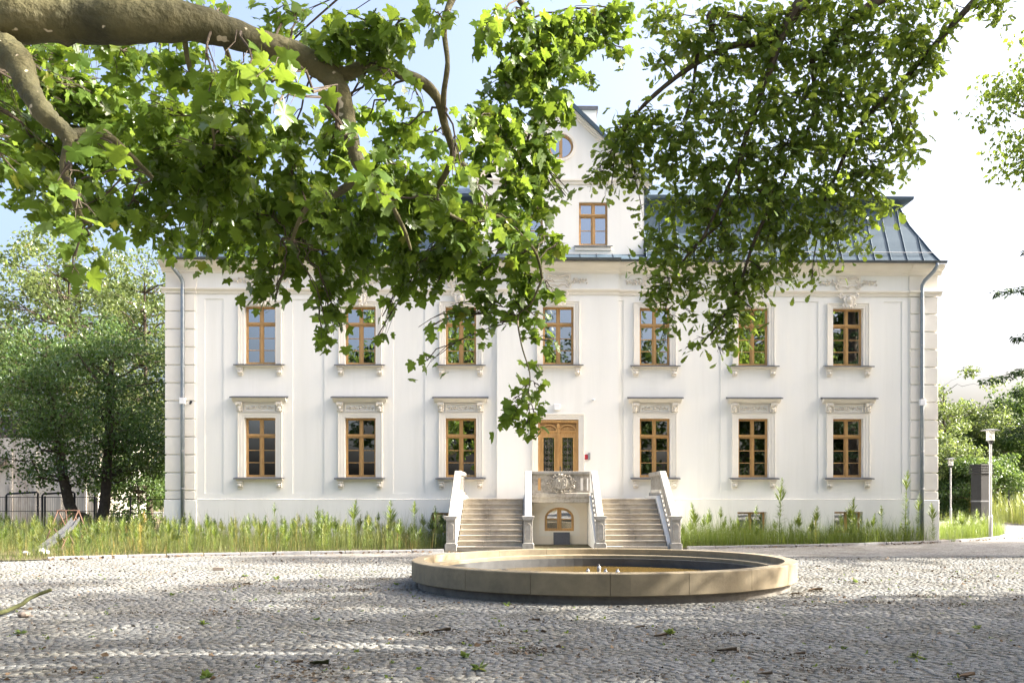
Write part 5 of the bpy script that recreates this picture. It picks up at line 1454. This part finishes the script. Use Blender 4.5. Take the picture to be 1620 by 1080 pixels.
hidden_crown(oak, OB, hid, on, QUAD_V, QUAD_F, .24, 120, 'oakleaf', 'bark_brown', 22)

# ------------------------------------------------------------------ whole trees standing further off
def tree(name, label, loc, h, cr, cz0, n_clump, n_leaf, ls, mat, bark='bark_brown', seed=1, trunk_r=.2, forks=1, squash=1.0, group=None, cl=.16, lean=0.0, droop=-.3, hollow=.25):
    rng = np.random.default_rng(seed); rs = random.Random(seed)
    e = empty(name, loc, label, 'tree', group)
    tk = MB()
    tops = []
    for f in range(forks):
        a = rs.uniform(0, 6.28) if forks == 1 else (f*math.pi + .3)
        sp = (cr*.28 if forks > 1 else cr*.08)
        ex, ey = math.cos(a)*sp+lean, math.sin(a)*sp*.5
        P, Rr = smooth_path([(0 if forks == 1 else math.cos(a)*trunk_r*.45,0,-.1),(ex*.25,ey*.2,cz0*.5),(ex*.6,ey*.6,cz0*1.1),(ex,ey,(cz0+h)*.55),(ex*1.1,ey*1.1,h*.9)], [trunk_r*1.25,trunk_r,trunk_r*.8,trunk_r*.55,trunk_r*.12], 4)
        tk.tube(P, Rr, 10); tops += list(zip(P, Rr))
    c = np.array([lean*.8, 0, (cz0+h)/2]); rad = np.array([cr, cr*squash, (h-cz0)/2])
    br = MB(); pos = []; tin = []
    for k in range(n_clump):
        v = rng.normal(0,1,3); v /= np.linalg.norm(v); v *= rng.uniform(hollow,1)**.6
        C = c + v*rad*(1+rng.normal(0,.08))
        Cv = Vector(C)
        st = min([t for t in tops if t[0].z < C[2]+.4 and t[0].z > cz0*.55] or tops, key=lambda q: (q[0]-Cv).length + .4*abs(q[0].z-Cv.z+1.0))
        b = bez(st[0], Cv, .08, 5, .05); L = (Cv-st[0]).length
        r0 = min(st[1]*.6, .015+.014*L)
        br.tube(b, [r0, r0*.8, r0*.6, r0*.45, r0*.3, .006], 5, False)
        R = cl*cr*rng.uniform(.7,1.3)+ls
        m = int(n_leaf*rng.uniform(.6,1.4))
        w = rng.normal(0,1,(m,3)); w /= np.linalg.norm(w,axis=1)[:,None]; w *= rng.uniform(0,1,(m,1))**.45*R
        w[:,2] *= .62
        pos.append(C+w)
        tin.append(rng.normal(.45+.12*rng.normal(), .18, m))
    pos = np.concatenate(pos); tin = np.concatenate(tin)
    pos[:,2] = np.maximum(pos[:,2], .3)
    tk.build('trunk', M[bark], e, smooth=True)
    tag(br.build('branches', M[bark], e), kind='stuff')
    tag(O('crown', leaves_mesh('crown', pos, rng.uniform(.6,1.2,len(pos))*ls, QUAD_V, QUAD_F, M[mat], droop, .6, rng, tin), e), kind='stuff')
    return e
def at(px, d): p = Pd(px, 786, d); return (p.x, p.y, 0)
# left of the house
tree('maple_tree', 'dense dark green tree with forked trunk left of the house', at(152,44), 10.2, 4.8, 1.3, 160, 165, .18, 'bushleaf', seed=31, trunk_r=.30, forks=2, squash=1.0, cl=.20, lean=-.7)
tree('ash_tree', 'tall airy yellow green tree rising behind the dark tree at left', at(95,62), 19.5, 7.0, 4.0, 190, 105, .28, 'paleleaf', seed=32, trunk_r=.22, cl=.13)
tree('birch_tree', 'slender pale tree beside the left corner of the house roof', at(238,58), 17.5, 4.2, 3.5, 120, 95, .25, 'paleleaf', seed=33, trunk_r=.18, cl=.17)
tree('lime_tree', 'broad sunlit tree at the far left edge behind the shed', at(-60,70), 15.5, 6.5, 3.0, 100, 110, .32, 'paleleaf', seed=34, trunk_r=.3, cl=.16)
tree('low_bush', 'low bright green bush between the fence and the house corner', at(225,52), 4.2, 3.0, .2, 70, 110, .19, 'bushleaf', seed=35, trunk_r=.08, cl=.2)
# right of the house
for i, (px, d, h, r, mt, lab) in enumerate(((1500,82,12.5,4.8,'paleleaf','rounded sunlit tree at the right corner of the house'),(1560,86,11.2,5.0,'bushleaf','middle rounded green tree behind the tall lamp post'),(1640,84,12.0,5.5,'bushleaf','green tree at the right edge behind the mesh fence'),(1540,70,5.0,3.4,'bushleaf','low dark shrub behind the ventilation pillar'),(1490,72,6.5,3.5,'paleleaf','pale shrub behind the distant small lamp post'))):
    tree('broadleaf_tree' if h > 8 else 'shrub', lab, at(px,d), h, r, .6 if h > 8 else .1, 120, 120, .30 if h > 8 else .24, mt, seed=50+i, trunk_r=.2, cl=.17, group='trees and shrubs beyond the meadow')
# tree at the right edge: only branch ends reach into the picture
tree('acacia_tree', 'tall tree at the right edge with leafy boughs reaching into the sky', at(1700,27), 15.5, 2.65, 10.2, 60, 90, .18, 'oakleaf', seed=71, trunk_r=.25, cl=.22, droop=-.5, squash=.9)
def spruce(loc, h, r, label, seed):
    rs = random.Random(seed); rng = np.random.default_rng(seed)
    e = empty('spruce_tree', loc, label, 'tree')
    MB().tube([(0,0,-.1),(0,0,h*.5),(0,0,h)], [.24,.15,.02], 10).build('trunk', M['bark_brown'], e, smooth=True)
    br = MB(); pos = []
    z = 4.2
    while z < h-.3:
        rr = r*(1-(z/h)**4)*(.8+.35*math.sin(z*2.3))
        for k in range(6):
            a = rs.uniform(0, 6.28); l = rr*rs.uniform(.75,1.08)
            tip = Vector((math.cos(a)*l, math.sin(a)*l, z-.18*l+rs.uniform(-.2,.2)))
            b = bez((0,0,z), tip, -.05, 6, .01)
            br.tube(b, [.03,.026,.02,.016,.012,.008,.004], 5, False)
            m = int(l*110)
            t = rng.uniform(.2,1,m); 
            bx = np.array([list(q) for q in b])
            ii = np.minimum((t*6).astype(int),5); ft = (t*6-ii)[:,None]
            p = bx[ii]*(1-ft)+bx[ii+1]*ft
            side = np.array([-math.sin(a), math.cos(a), 0])
            p = p + side*(rng.normal(0,1,m)*(.10+.22*(1-t)))[:,None] + np.array([0,0,-1])*rng.uniform(0,.14,m)[:,None]
            pos.append(p)
        z += .62
    pos = np.concatenate(pos)
    tag(br.build('branches', M['bark_brown'], e), kind='stuff')
    LV = QUAD_V*np.array([.45,1,1])
    tag(O('crown', leaves_mesh('crown', pos, rng.uniform(.7,1.2,len(pos))*.15, LV, QUAD_F, M['needle'], -.35, .4, rng), e), kind='stuff')
spruce(at(1742,27.5), 13.5, 3.6, 'dark spruce at the right edge with drooping branch tips in view', 81)
# trees outside the picture: they shade the court and stand reflected in the windows
for i, (x_, y_, h, r, lab) in enumerate(((25,-24.5,17,5.2,'large broadleaf tree standing right of the court outside the view'),(33,-28,17,5.6,'large broadleaf tree farther right of the oak outside the view'),(19,-31,14,4.6,'large broadleaf tree behind and right of the viewpoint'),
      (31,-4.0,17,4.6,'large broadleaf tree right of the house outside the view'),(-11,-55,19,5.5,'tall tree behind the viewpoint reflected in windows at left'),(-1,-58,21,6,'tall tree directly behind the viewpoint reflected in the windows'),(9,-54,19,5.6,'tall tree behind and slightly right of the viewpoint'),(20,-57,21,6.2,'tall tree far behind on the right reflected in right windows'),(31,-54,19,6,'tall tree behind at the far right reflected in the end windows'),(43,-50,18,6,'tall tree beyond the last reflected tree on the right'))):
    tree('park_tree', lab, (x_, y_, 0), h, r, 3.2, 110, 100, .50, 'parkleaf', seed=90+i, trunk_r=.32, cl=.19, group='park trees around the court')

# ------------------------------------------------------------------ grass and weeds
def in_poly(P, poly):
    x, y = P[:,0], P[:,1]; inside = np.zeros(len(P), bool); n = len(poly)
    for i in range(n):
        x0, y0 = poly[i]; x1, y1 = poly[(i+1) % n]
        c = ((y0 > y) != (y1 > y)) & (x < (x1-x0)*(y-y0)/(y1-y0+1e-12)+x0)
        inside ^= c
    return inside
def blades(name, P, hgt, wid, mat, tint, seed, bend=.35):
    rng = np.random.default_rng(seed); n = len(P)
    az = rng.uniform(0,2*math.pi,n); ba = rng.uniform(0,2*math.pi,n); be = rng.uniform(.05,bend,n)*hgt
    wx, wy = np.cos(az)*wid, np.sin(az)*wid; bx, by = np.cos(ba)*be, np.sin(ba)*be
    V = np.zeros((n,5,3))
    V[:,0,0] = P[:,0]-wx; V[:,0,1] = P[:,1]-wy; V[:,1,0] = P[:,0]+wx; V[:,1,1] = P[:,1]+wy
    V[:,2,0] = P[:,0]+bx*.35+wx*.75; V[:,2,1] = P[:,1]+by*.35+wy*.75; V[:,3,0] = P[:,0]+bx*.35-wx*.75; V[:,3,1] = P[:,1]+by*.35-wy*.75
    V[:,2:4,2] = (hgt*.55)[:,None]; V[:,4,0] = P[:,0]+bx; V[:,4,1] = P[:,1]+by; V[:,4,2] = hgt
    V[...,2] += .02
    F = np.concatenate([np.array([(0,1,2),(0,2,3),(3,2,4)])[None]+(np.arange(n)*5)[:,None,None]]).reshape(-1,3)
    return np_mesh(name, V.reshape(-1,3), F, M[mat], attrs={'tint': np.repeat(np.clip(tint,0,1),5)})
def noise2(P, s, seed):
    rng = np.random.default_rng(seed); out = np.zeros(len(P))
    for k in range(6):
        a = rng.uniform(0,6.28); f = s*rng.uniform(.6,2.0); out += np.sin((P[:,0]*math.cos(a)+P[:,1]*math.sin(a))*f+rng.uniform(0,6.28))
    return out/6
kerbpoly = [(p.x, p.y+.2) for p in kp]
strip = [(-32,-9.3)] + [(p.x, p.y+.1) for p in (G(0,889), G(40,888))] + kerbpoly + [(21,11),(17.0,12),(16.2,-.2),(-14.2,-.2),(-15,9),(-32,9)]
def clear_stairs(P): return ~((P[:,0] > STAIR_X0-.05) & (P[:,0] < STAIR_X1+.05) & (P[:,1] > -6.4))
def scatter(poly, n, seed, bias=None):
    rng = np.random.default_rng(seed); a = np.array(poly); lo, hi = a.min(0), a.max(0)
    P = rng.uniform(lo, hi, (n,2)); P = P[in_poly(P, poly)]
    P = P[clear_stairs(P)]
    P = P[~((P[:,0] > sp.x-1.0) & (P[:,0] < sp.x+.35) & (P[:,1] > sp.y-3.0) & (P[:,1] < sp.y+.1))]
    return P
P = scatter(strip, 150000, 1)
P = P[~((P[:,1] > 1.0) & (np.random.default_rng(2).uniform(0,1,len(P)) < .6))]
nz = noise2(P, .9, 3); rg = np.random.default_rng(4)
dk = P[:,1] - np.interp(P[:,0], [q[0] for q in kerbpoly][:11], [q[1] for q in kerbpoly][:11])      # distance behind the kerb
hg = (.27+.20*np.clip(nz*1.6,-.7,1)+rg.gamma(1.1,.23,len(P)))*np.clip(.5+dk*.45,.45,1.0)
hg = np.clip(hg, .15, 1.35); hg[(P[:,0] < -11.2) & (dk < 4.5)] *= .55
tn = .52+.40*noise2(P, 1.7, 33)+rg.normal(0,.24,len(P)) - .25*np.clip((P[:,0]-2)/6,0,1) + .12*np.clip((-P[:,0]-5)/6,0,1)
tag(O('grass', blades('grass', P, hg, rg.uniform(.003,.007,len(P)), 'grass', tn, 5)), 'tall unmown grass between the kerb and the house', 'grass', kind='stuff')
right_strip = [(x_, y_) for x_, y_ in strip if x_ > 4.6]
P = scatter(strip, 420000, 61); P = P[(P[:,0] > 4.8) & (P[:,1] < 6)]
P = P[np.random.default_rng(62).uniform(0,1,len(P)) < .55]
rg2 = np.random.default_rng(63); nz = noise2(P, 1.2, 64)
tag(O('grass', blades('grass', P, np.clip(.48+.22*nz+rg2.gamma(1.1,.16,len(P)),.2,1.15), rg2.uniform(.003,.007,len(P)), 'weed', .35+.3*nz+rg2.normal(0,.22,len(P)), 65)), 'dense green grass strip between the right half of the house and the kerb', 'grass', kind='stuff')
far = [(60,-1),(40,10.4),(pA.x,pA.y+.4),(pB.x,pB.y+.4),(pC.x,pC.y+.4),(24.5,75),(45,75),(60,60)]
P = scatter(far, 60000, 6); rg = np.random.default_rng(7)
nz = noise2(P, .5, 8)
tag(O('grass', blades('grass', P, 1.05+.4*nz+rg.gamma(2,.2,len(P)), rg.uniform(.010,.022,len(P)), 'weedyellow', .5+.3*nz+rg.normal(0,.2,len(P)), 9)), 'tall yellow green meadow grass at right beyond the drive', 'grass', kind='stuff')

def weed_mesh(h, seed, mat, plume=.35, nl=60, br=.10):
    nl = int(nl*2.6)
    rng = np.random.default_rng(seed); rs = random.Random(seed)
    V = []; F = []; T = []
    def tri(a, b, c): o = len(V); V.extend([a,b,c]); F.append((o,o+1,o+2))
    ns = 7; lean = (rs.gauss(0,.05), rs.gauss(0,.05))
    def ax(t): return np.array([lean[0]*h*t*t, lean[1]*h*t*t, h*t])
    for i in range(ns):
        a, b = ax(i/ns), ax((i+1)/ns); w = .006*(1.2-i/ns)
        for d in (np.array([w,0,0]), np.array([0,w,0])): tri(a-d, a+d, b+d); tri(a-d, b+d, b-d)
    for k in range(nl):
        t = rng.uniform(.08, 1.0); az = rng.uniform(0,6.28)
        pl = t > 1-plume
        l = (br*(1.25-t)+.015)*h*rng.uniform(.7,1.3) if not pl else (1.04-t)*h*.55*rng.uniform(.4,1.1)+.02
        up = .55 if not pl else 1.1
        d = np.array([math.cos(az), math.sin(az), up]); d /= np.linalg.norm(d)
        a = ax(t); b = a+d*l; s = np.array([-math.sin(az), math.cos(az), 0])*l*(.045 if not pl else .055)
        m = (a+b)/2; tri(a, m+s, b); tri(a, b, m-s)
    return np.array(V), np.array(F)
weeds = [weed_mesh(1.0, 200+k, 'weed', .3+.08*(k % 4), 70+12*(k % 5), .10+.015*(k % 3)) for k in range(8)]
def weed_mass(name, P, hs, mat, seed, label):
    rng = np.random.default_rng(seed); VV = []; FF = []; TT = []; o = 0
    for k, (p, h) in enumerate(zip(P, hs)):
        V, F = weeds[k % 8]; a = rng.uniform(0,6.28); c, s = math.cos(a), math.sin(a)
        X = V*h; W = np.stack([X[:,0]*c-X[:,1]*s+p[0], X[:,0]*s+X[:,1]*c+p[1], X[:,2]+.02], 1)
        VV.append(W); FF.append(F+o); o += len(V); TT.append(np.full(len(V), rng.normal(.5,.22)))
    me = np_mesh(name, np.concatenate(VV), np.concatenate(FF), M[mat], attrs={'tint': np.clip(np.concatenate(TT),0,1)})
    tag(O(name, me), label, 'weeds', kind='stuff')
P = scatter(strip, 5200, 12); rg = np.random.default_rng(13)
P = P[P[:,1] < 3]
nz = noise2(P, 1.3, 14)
keep = rg.uniform(0,1,len(P)) < .55+.5*nz
P = P[keep]
weed_mass('weeds', P, np.clip(rg.normal(.80,.2,len(P)),.35,1.3), 'weed', 15, 'fluffy green weeds growing through the grass before the house')
P = scatter(strip, 2600, 16); P = P[(P[:,0] < -4) & (P[:,1] < 1)]
weed_mass('weeds', P, np.clip(np.random.default_rng(17).normal(.82,.18,len(P)),.35,1.25), 'weedyellow', 18, 'yellow green goldenrod weeds at the left of the grass strip')
P = scatter(far, 2600, 19)
weed_mass('weeds', P, np.clip(np.random.default_rng(20).normal(1.85,.4,len(P)),.8,2.7), 'weedyellow', 21, 'tall yellow green weeds in the meadow beyond the drive')
# the tallest weeds stand out one by one
TW = [np_mesh('tall_weed', weeds[k][0], weeds[k][1], M['weed' if k < 5 else 'weedyellow'], attrs={'tint': np.full(len(weeds[k][0]), .3+.07*k)}) for k in range(8)]
tall = [(435,795,33,'tall feathery weed just right of the first lower window from the left'),(500,800,32,'tall feathery weed under the wall panel between first and second windows'),
 (558,790,32,'tall feathery weed under the second lower window from the left'),(618,792,32,'tall feathery weed just right of the second lower window from the left'),
 (655,793,31,'tall feathery weed under the wall panel left of the third lower window'),(690,800,31,'tall feathery weed before the cellar window left of the stairs'),
 (395,812,31,'shorter feathery weed under the first lower window from the left'),(330,812,30,'feathery weed right of the foot of the left downpipe'),
 (1100,795,32,'tall feathery weed just right of the stairs'),(1140,802,32.6,'feathery weed between the stairs and the cellar window right of them'),
 (1195,800,33.5,'feathery weed before the cellar window nearest the stairs on the right'),(1233,757,34,'very tall thin weed just right of the cellar window nearest the stairs'),
 (1290,800,33.5,'feathery weed midway between the two cellar windows on the right'),(1345,787,34,'feathery weed before the rightmost cellar window'),
 (1395,800,34.4,'feathery weed between the rightmost cellar window and the downpipe'),(1432,745,35.2,'tallest bushy weed just left of the right downpipe'),
 (1452,782,35,'weed growing against the foot of the right downpipe'),(1476,795,35.3,'feathery weed before the quoins of the right house corner'),
 (1522,808,37,'feathery weed between the right house corner and the tall lamp post'),
 (210,818,30,'yellow plumed weed near the left house corner'),(165,820,29,'yellow plumed weed before the forked tree trunk'),(55,812,29,'tallest yellow plumed weed left of the slide'),
 (82,815,29,'yellow plumed weed close to the left legs of the slide'),(66,827,28.5,'short yellow plumed weed between the two taller ones by the slide')]
for k, (px, py, d, lab) in enumerate(tall):
    g = Pd(px, 786, d); h = 1.7-(py-786)*d/FPX
    yel = px < 300
    me = TW[5+k % 3] if yel else TW[k % 5]
    o = O('tall_weed', me, None, (g.x, g.y, .02), (0,0,random.uniform(0,6.28)), (h*1.0, h*1.0, h))
    tag(o, lab, 'weed', 'tall weed stalks before the house')
# white rubble and blooms at the left
RUB = ['pale rubble lump lowest and leftmost in the grass left of the kerb','largest pale rubble lump touching the end of the kerb','small pale rubble lump between the largest lump and the kerb stone','pale rubble lump in the weeds below the slide chute','smallest pale rubble lump left of the slide chute']
for k, (px, py, r) in enumerate(((41,880,.12),(66,879,.16),(76,878,.10),(92,858,.09),(78,860,.08))):
    g = G(px, py)
    mb = MB().ball((0,0,0), r, .7, 7)
    mb.v = [(a*(1+random.gauss(0,.12)), b*(1+random.gauss(0,.12)), c*(1+random.gauss(0,.12))) for a, b, c in mb.v]
    tag(mb.build('rubble_stone', M['stonewhite'], None, (g.x, g.y, r*.5+.03)), RUB[k], 'stone', 'rubble by the kerb end')

# ------------------------------------------------------------------ litter and seedlings on the court
rg = np.random.default_rng(40)
def court_points(n, d0, d1, seed):
    rg = np.random.default_rng(seed)
    d = np.sqrt(rg.uniform(d0*d0, d1*d1, n)); px = rg.uniform(-60,1680,n)
    u = (px-CX)/FPX*d
    P = np.stack([u*CA+d*SA, CAM[1]-u*SA+d*CA], 1)
    return P[(P[:,0]-FC.x)**2+(P[:,1]-FC.y)**2 > (FR+.02)**2]
LIT_V = np.array([(0,0,0),(.30,.3,.10),(.22,.7,.04),(0,1,.12),(-.25,.65,.02),(-.32,.28,.14),(0,.5,.03)]); LIT_F = np.array([(6,i,(i+1) % 6) for i in range(6)])
P = court_points(6500, 8, 27, 41); P = P[noise2(P, 1.1, 42) > -.12]
m = len(P)
tagl = leaves_mesh('leaf_litter', np.stack([P[:,0],P[:,1],np.full(m,.012)],1), rg.uniform(.018,.06,m)*rg.choice([.5,.7,1.0,1.5],m), LIT_V, LIT_F, M['litter'], .0, .12)
tag(O('leaf_litter', tagl), 'scattered dry leaf crumbs and bark bits on the setts', 'leaf litter', kind='stuff')
kpx = np.interp(np.linspace(0,1,500), np.linspace(0,1,len(kp)), [p.x for p in kp]); kpy = np.interp(np.linspace(0,1,500), np.linspace(0,1,len(kp)), [p.y for p in kp])
sel = rg.uniform(0,1,500) < .55+.45*np.sin(np.arange(500)*.11)
Pk = np.repeat(np.stack([kpx,kpy-.1],1)[sel], 2, 0); Pk += rg.normal(0,.07,Pk.shape); Pk[:,1] = np.minimum(Pk[:,1], np.interp(Pk[:,0], kpx[:380], kpy[:380])-.03)
m = len(Pk)
tag(O('leaf_litter', leaves_mesh('leaf_litter', np.stack([Pk[:,0],Pk[:,1],np.full(m,.02)],1), rg.uniform(.05,.13,m), LIT_V, LIT_F, M['litter'], .1, .3)), 'brown dry leaves gathered along the foot of the kerb', 'leaf litter', kind='stuff')
def seedling(seed, n=9, l=.09):
    rng = np.random.default_rng(seed)
    pos = np.zeros((n,3)); pos[:,2] = .01
    return leaves_mesh('weed_seedling', pos+rng.normal(0,.008,(n,3))*[1,1,0], rng.uniform(.6,1.2,n)*l, QUAD_V, QUAD_F, M['weed'], .75, .3, rng)
SD = [seedling(300+k, 7+2*k, .07+.012*k) for k in range(4)]
spots = [((1355,922),2.6,'bright green leafy weed growing on the sunlit setts right of the fountain'),((627,925),1.4,'small weed sprout in the shadow left of the fountain'),((802,958),1.3,'small weed sprout in front of the fountain plinth'),
 ((1060,1003),1.5,'green sprout beside the dark bark chunk in the foreground'),((1335,1027),1.2,'tiny upright sprout in the right foreground'),((1545,995),1.6,'green sprout on the setts at the right edge'),((758,1060),1.8,'weed tuft in the joint at the bottom centre'),((735,1040),1.4,'weed tuft beside the tan leaf cluster at bottom centre'),
 ((272,942),1.6,'green sprout on the setts at left'),((387,912),1.7,'pale weed tuft on the sunlit edge of the shade at left'),((437,916),1.5,'green sprout right of the pale tuft at left'),((322,988),1.3,'tiny sprout in the left foreground'),((500,981),1.2,'small sprout left of centre near the dry twigs'),((32,1003),1.8,'green tuft beneath the mossy branch at far left'),((1450,1040),1.5,'weed tuft in the right foreground setts'),((326,1072),1.4,'pale sprout at the bottom edge on the left')]
for k, (p, s, lab) in enumerate(spots):
    g = G(*p)
    tag(O('weed_seedling', SD[k % 4], None, (g.x, g.y, .0), (0,0,random.uniform(0,6.28)), s*.62), lab, 'weed')
dirt = []
rgd = np.random.default_rng(44)
cent = np.concatenate([court_points(46, 8.3, 20, 45), np.array([[G(*q[0]).x, G(*q[0]).y] for q in bits])])
for c_ in cent:
    n_ = rgd.integers(40, 150); dirt.append(c_+rgd.normal(0, 1, (n_,2))*np.array([rgd.uniform(.12,.45), rgd.uniform(.08,.25)]))
P = np.concatenate(dirt); P = P[(P[:,0]-FC.x)**2+(P[:,1]-FC.y)**2 > (FR+.02)**2]
tag(O('bark_crumbs', leaves_mesh('bark_crumbs', np.stack([P[:,0],P[:,1],np.full(len(P),.008)],1), rgd.uniform(.012,.045,len(P)), LIT_V, LIT_F, M['darkbark'], .0, .15)), 'patches of dark bark crumbs and dirt on the setts', 'bark crumbs', kind='stuff')
P = court_points(260, 8.3, 22, 47); m = len(P)
P = np.repeat(P, 5, 0)+np.random.default_rng(48).normal(0,.012,(m*5,2))
tag(O('moss_tufts', leaves_mesh('moss_tufts', np.stack([P[:,0],P[:,1],np.zeros(len(P))],1), np.random.default_rng(49).uniform(.02,.05,len(P)), QUAD_V, QUAD_F, M['weed'], .7, .4)), 'tiny green tufts sprouting from the joints between setts', 'moss', kind='stuff')
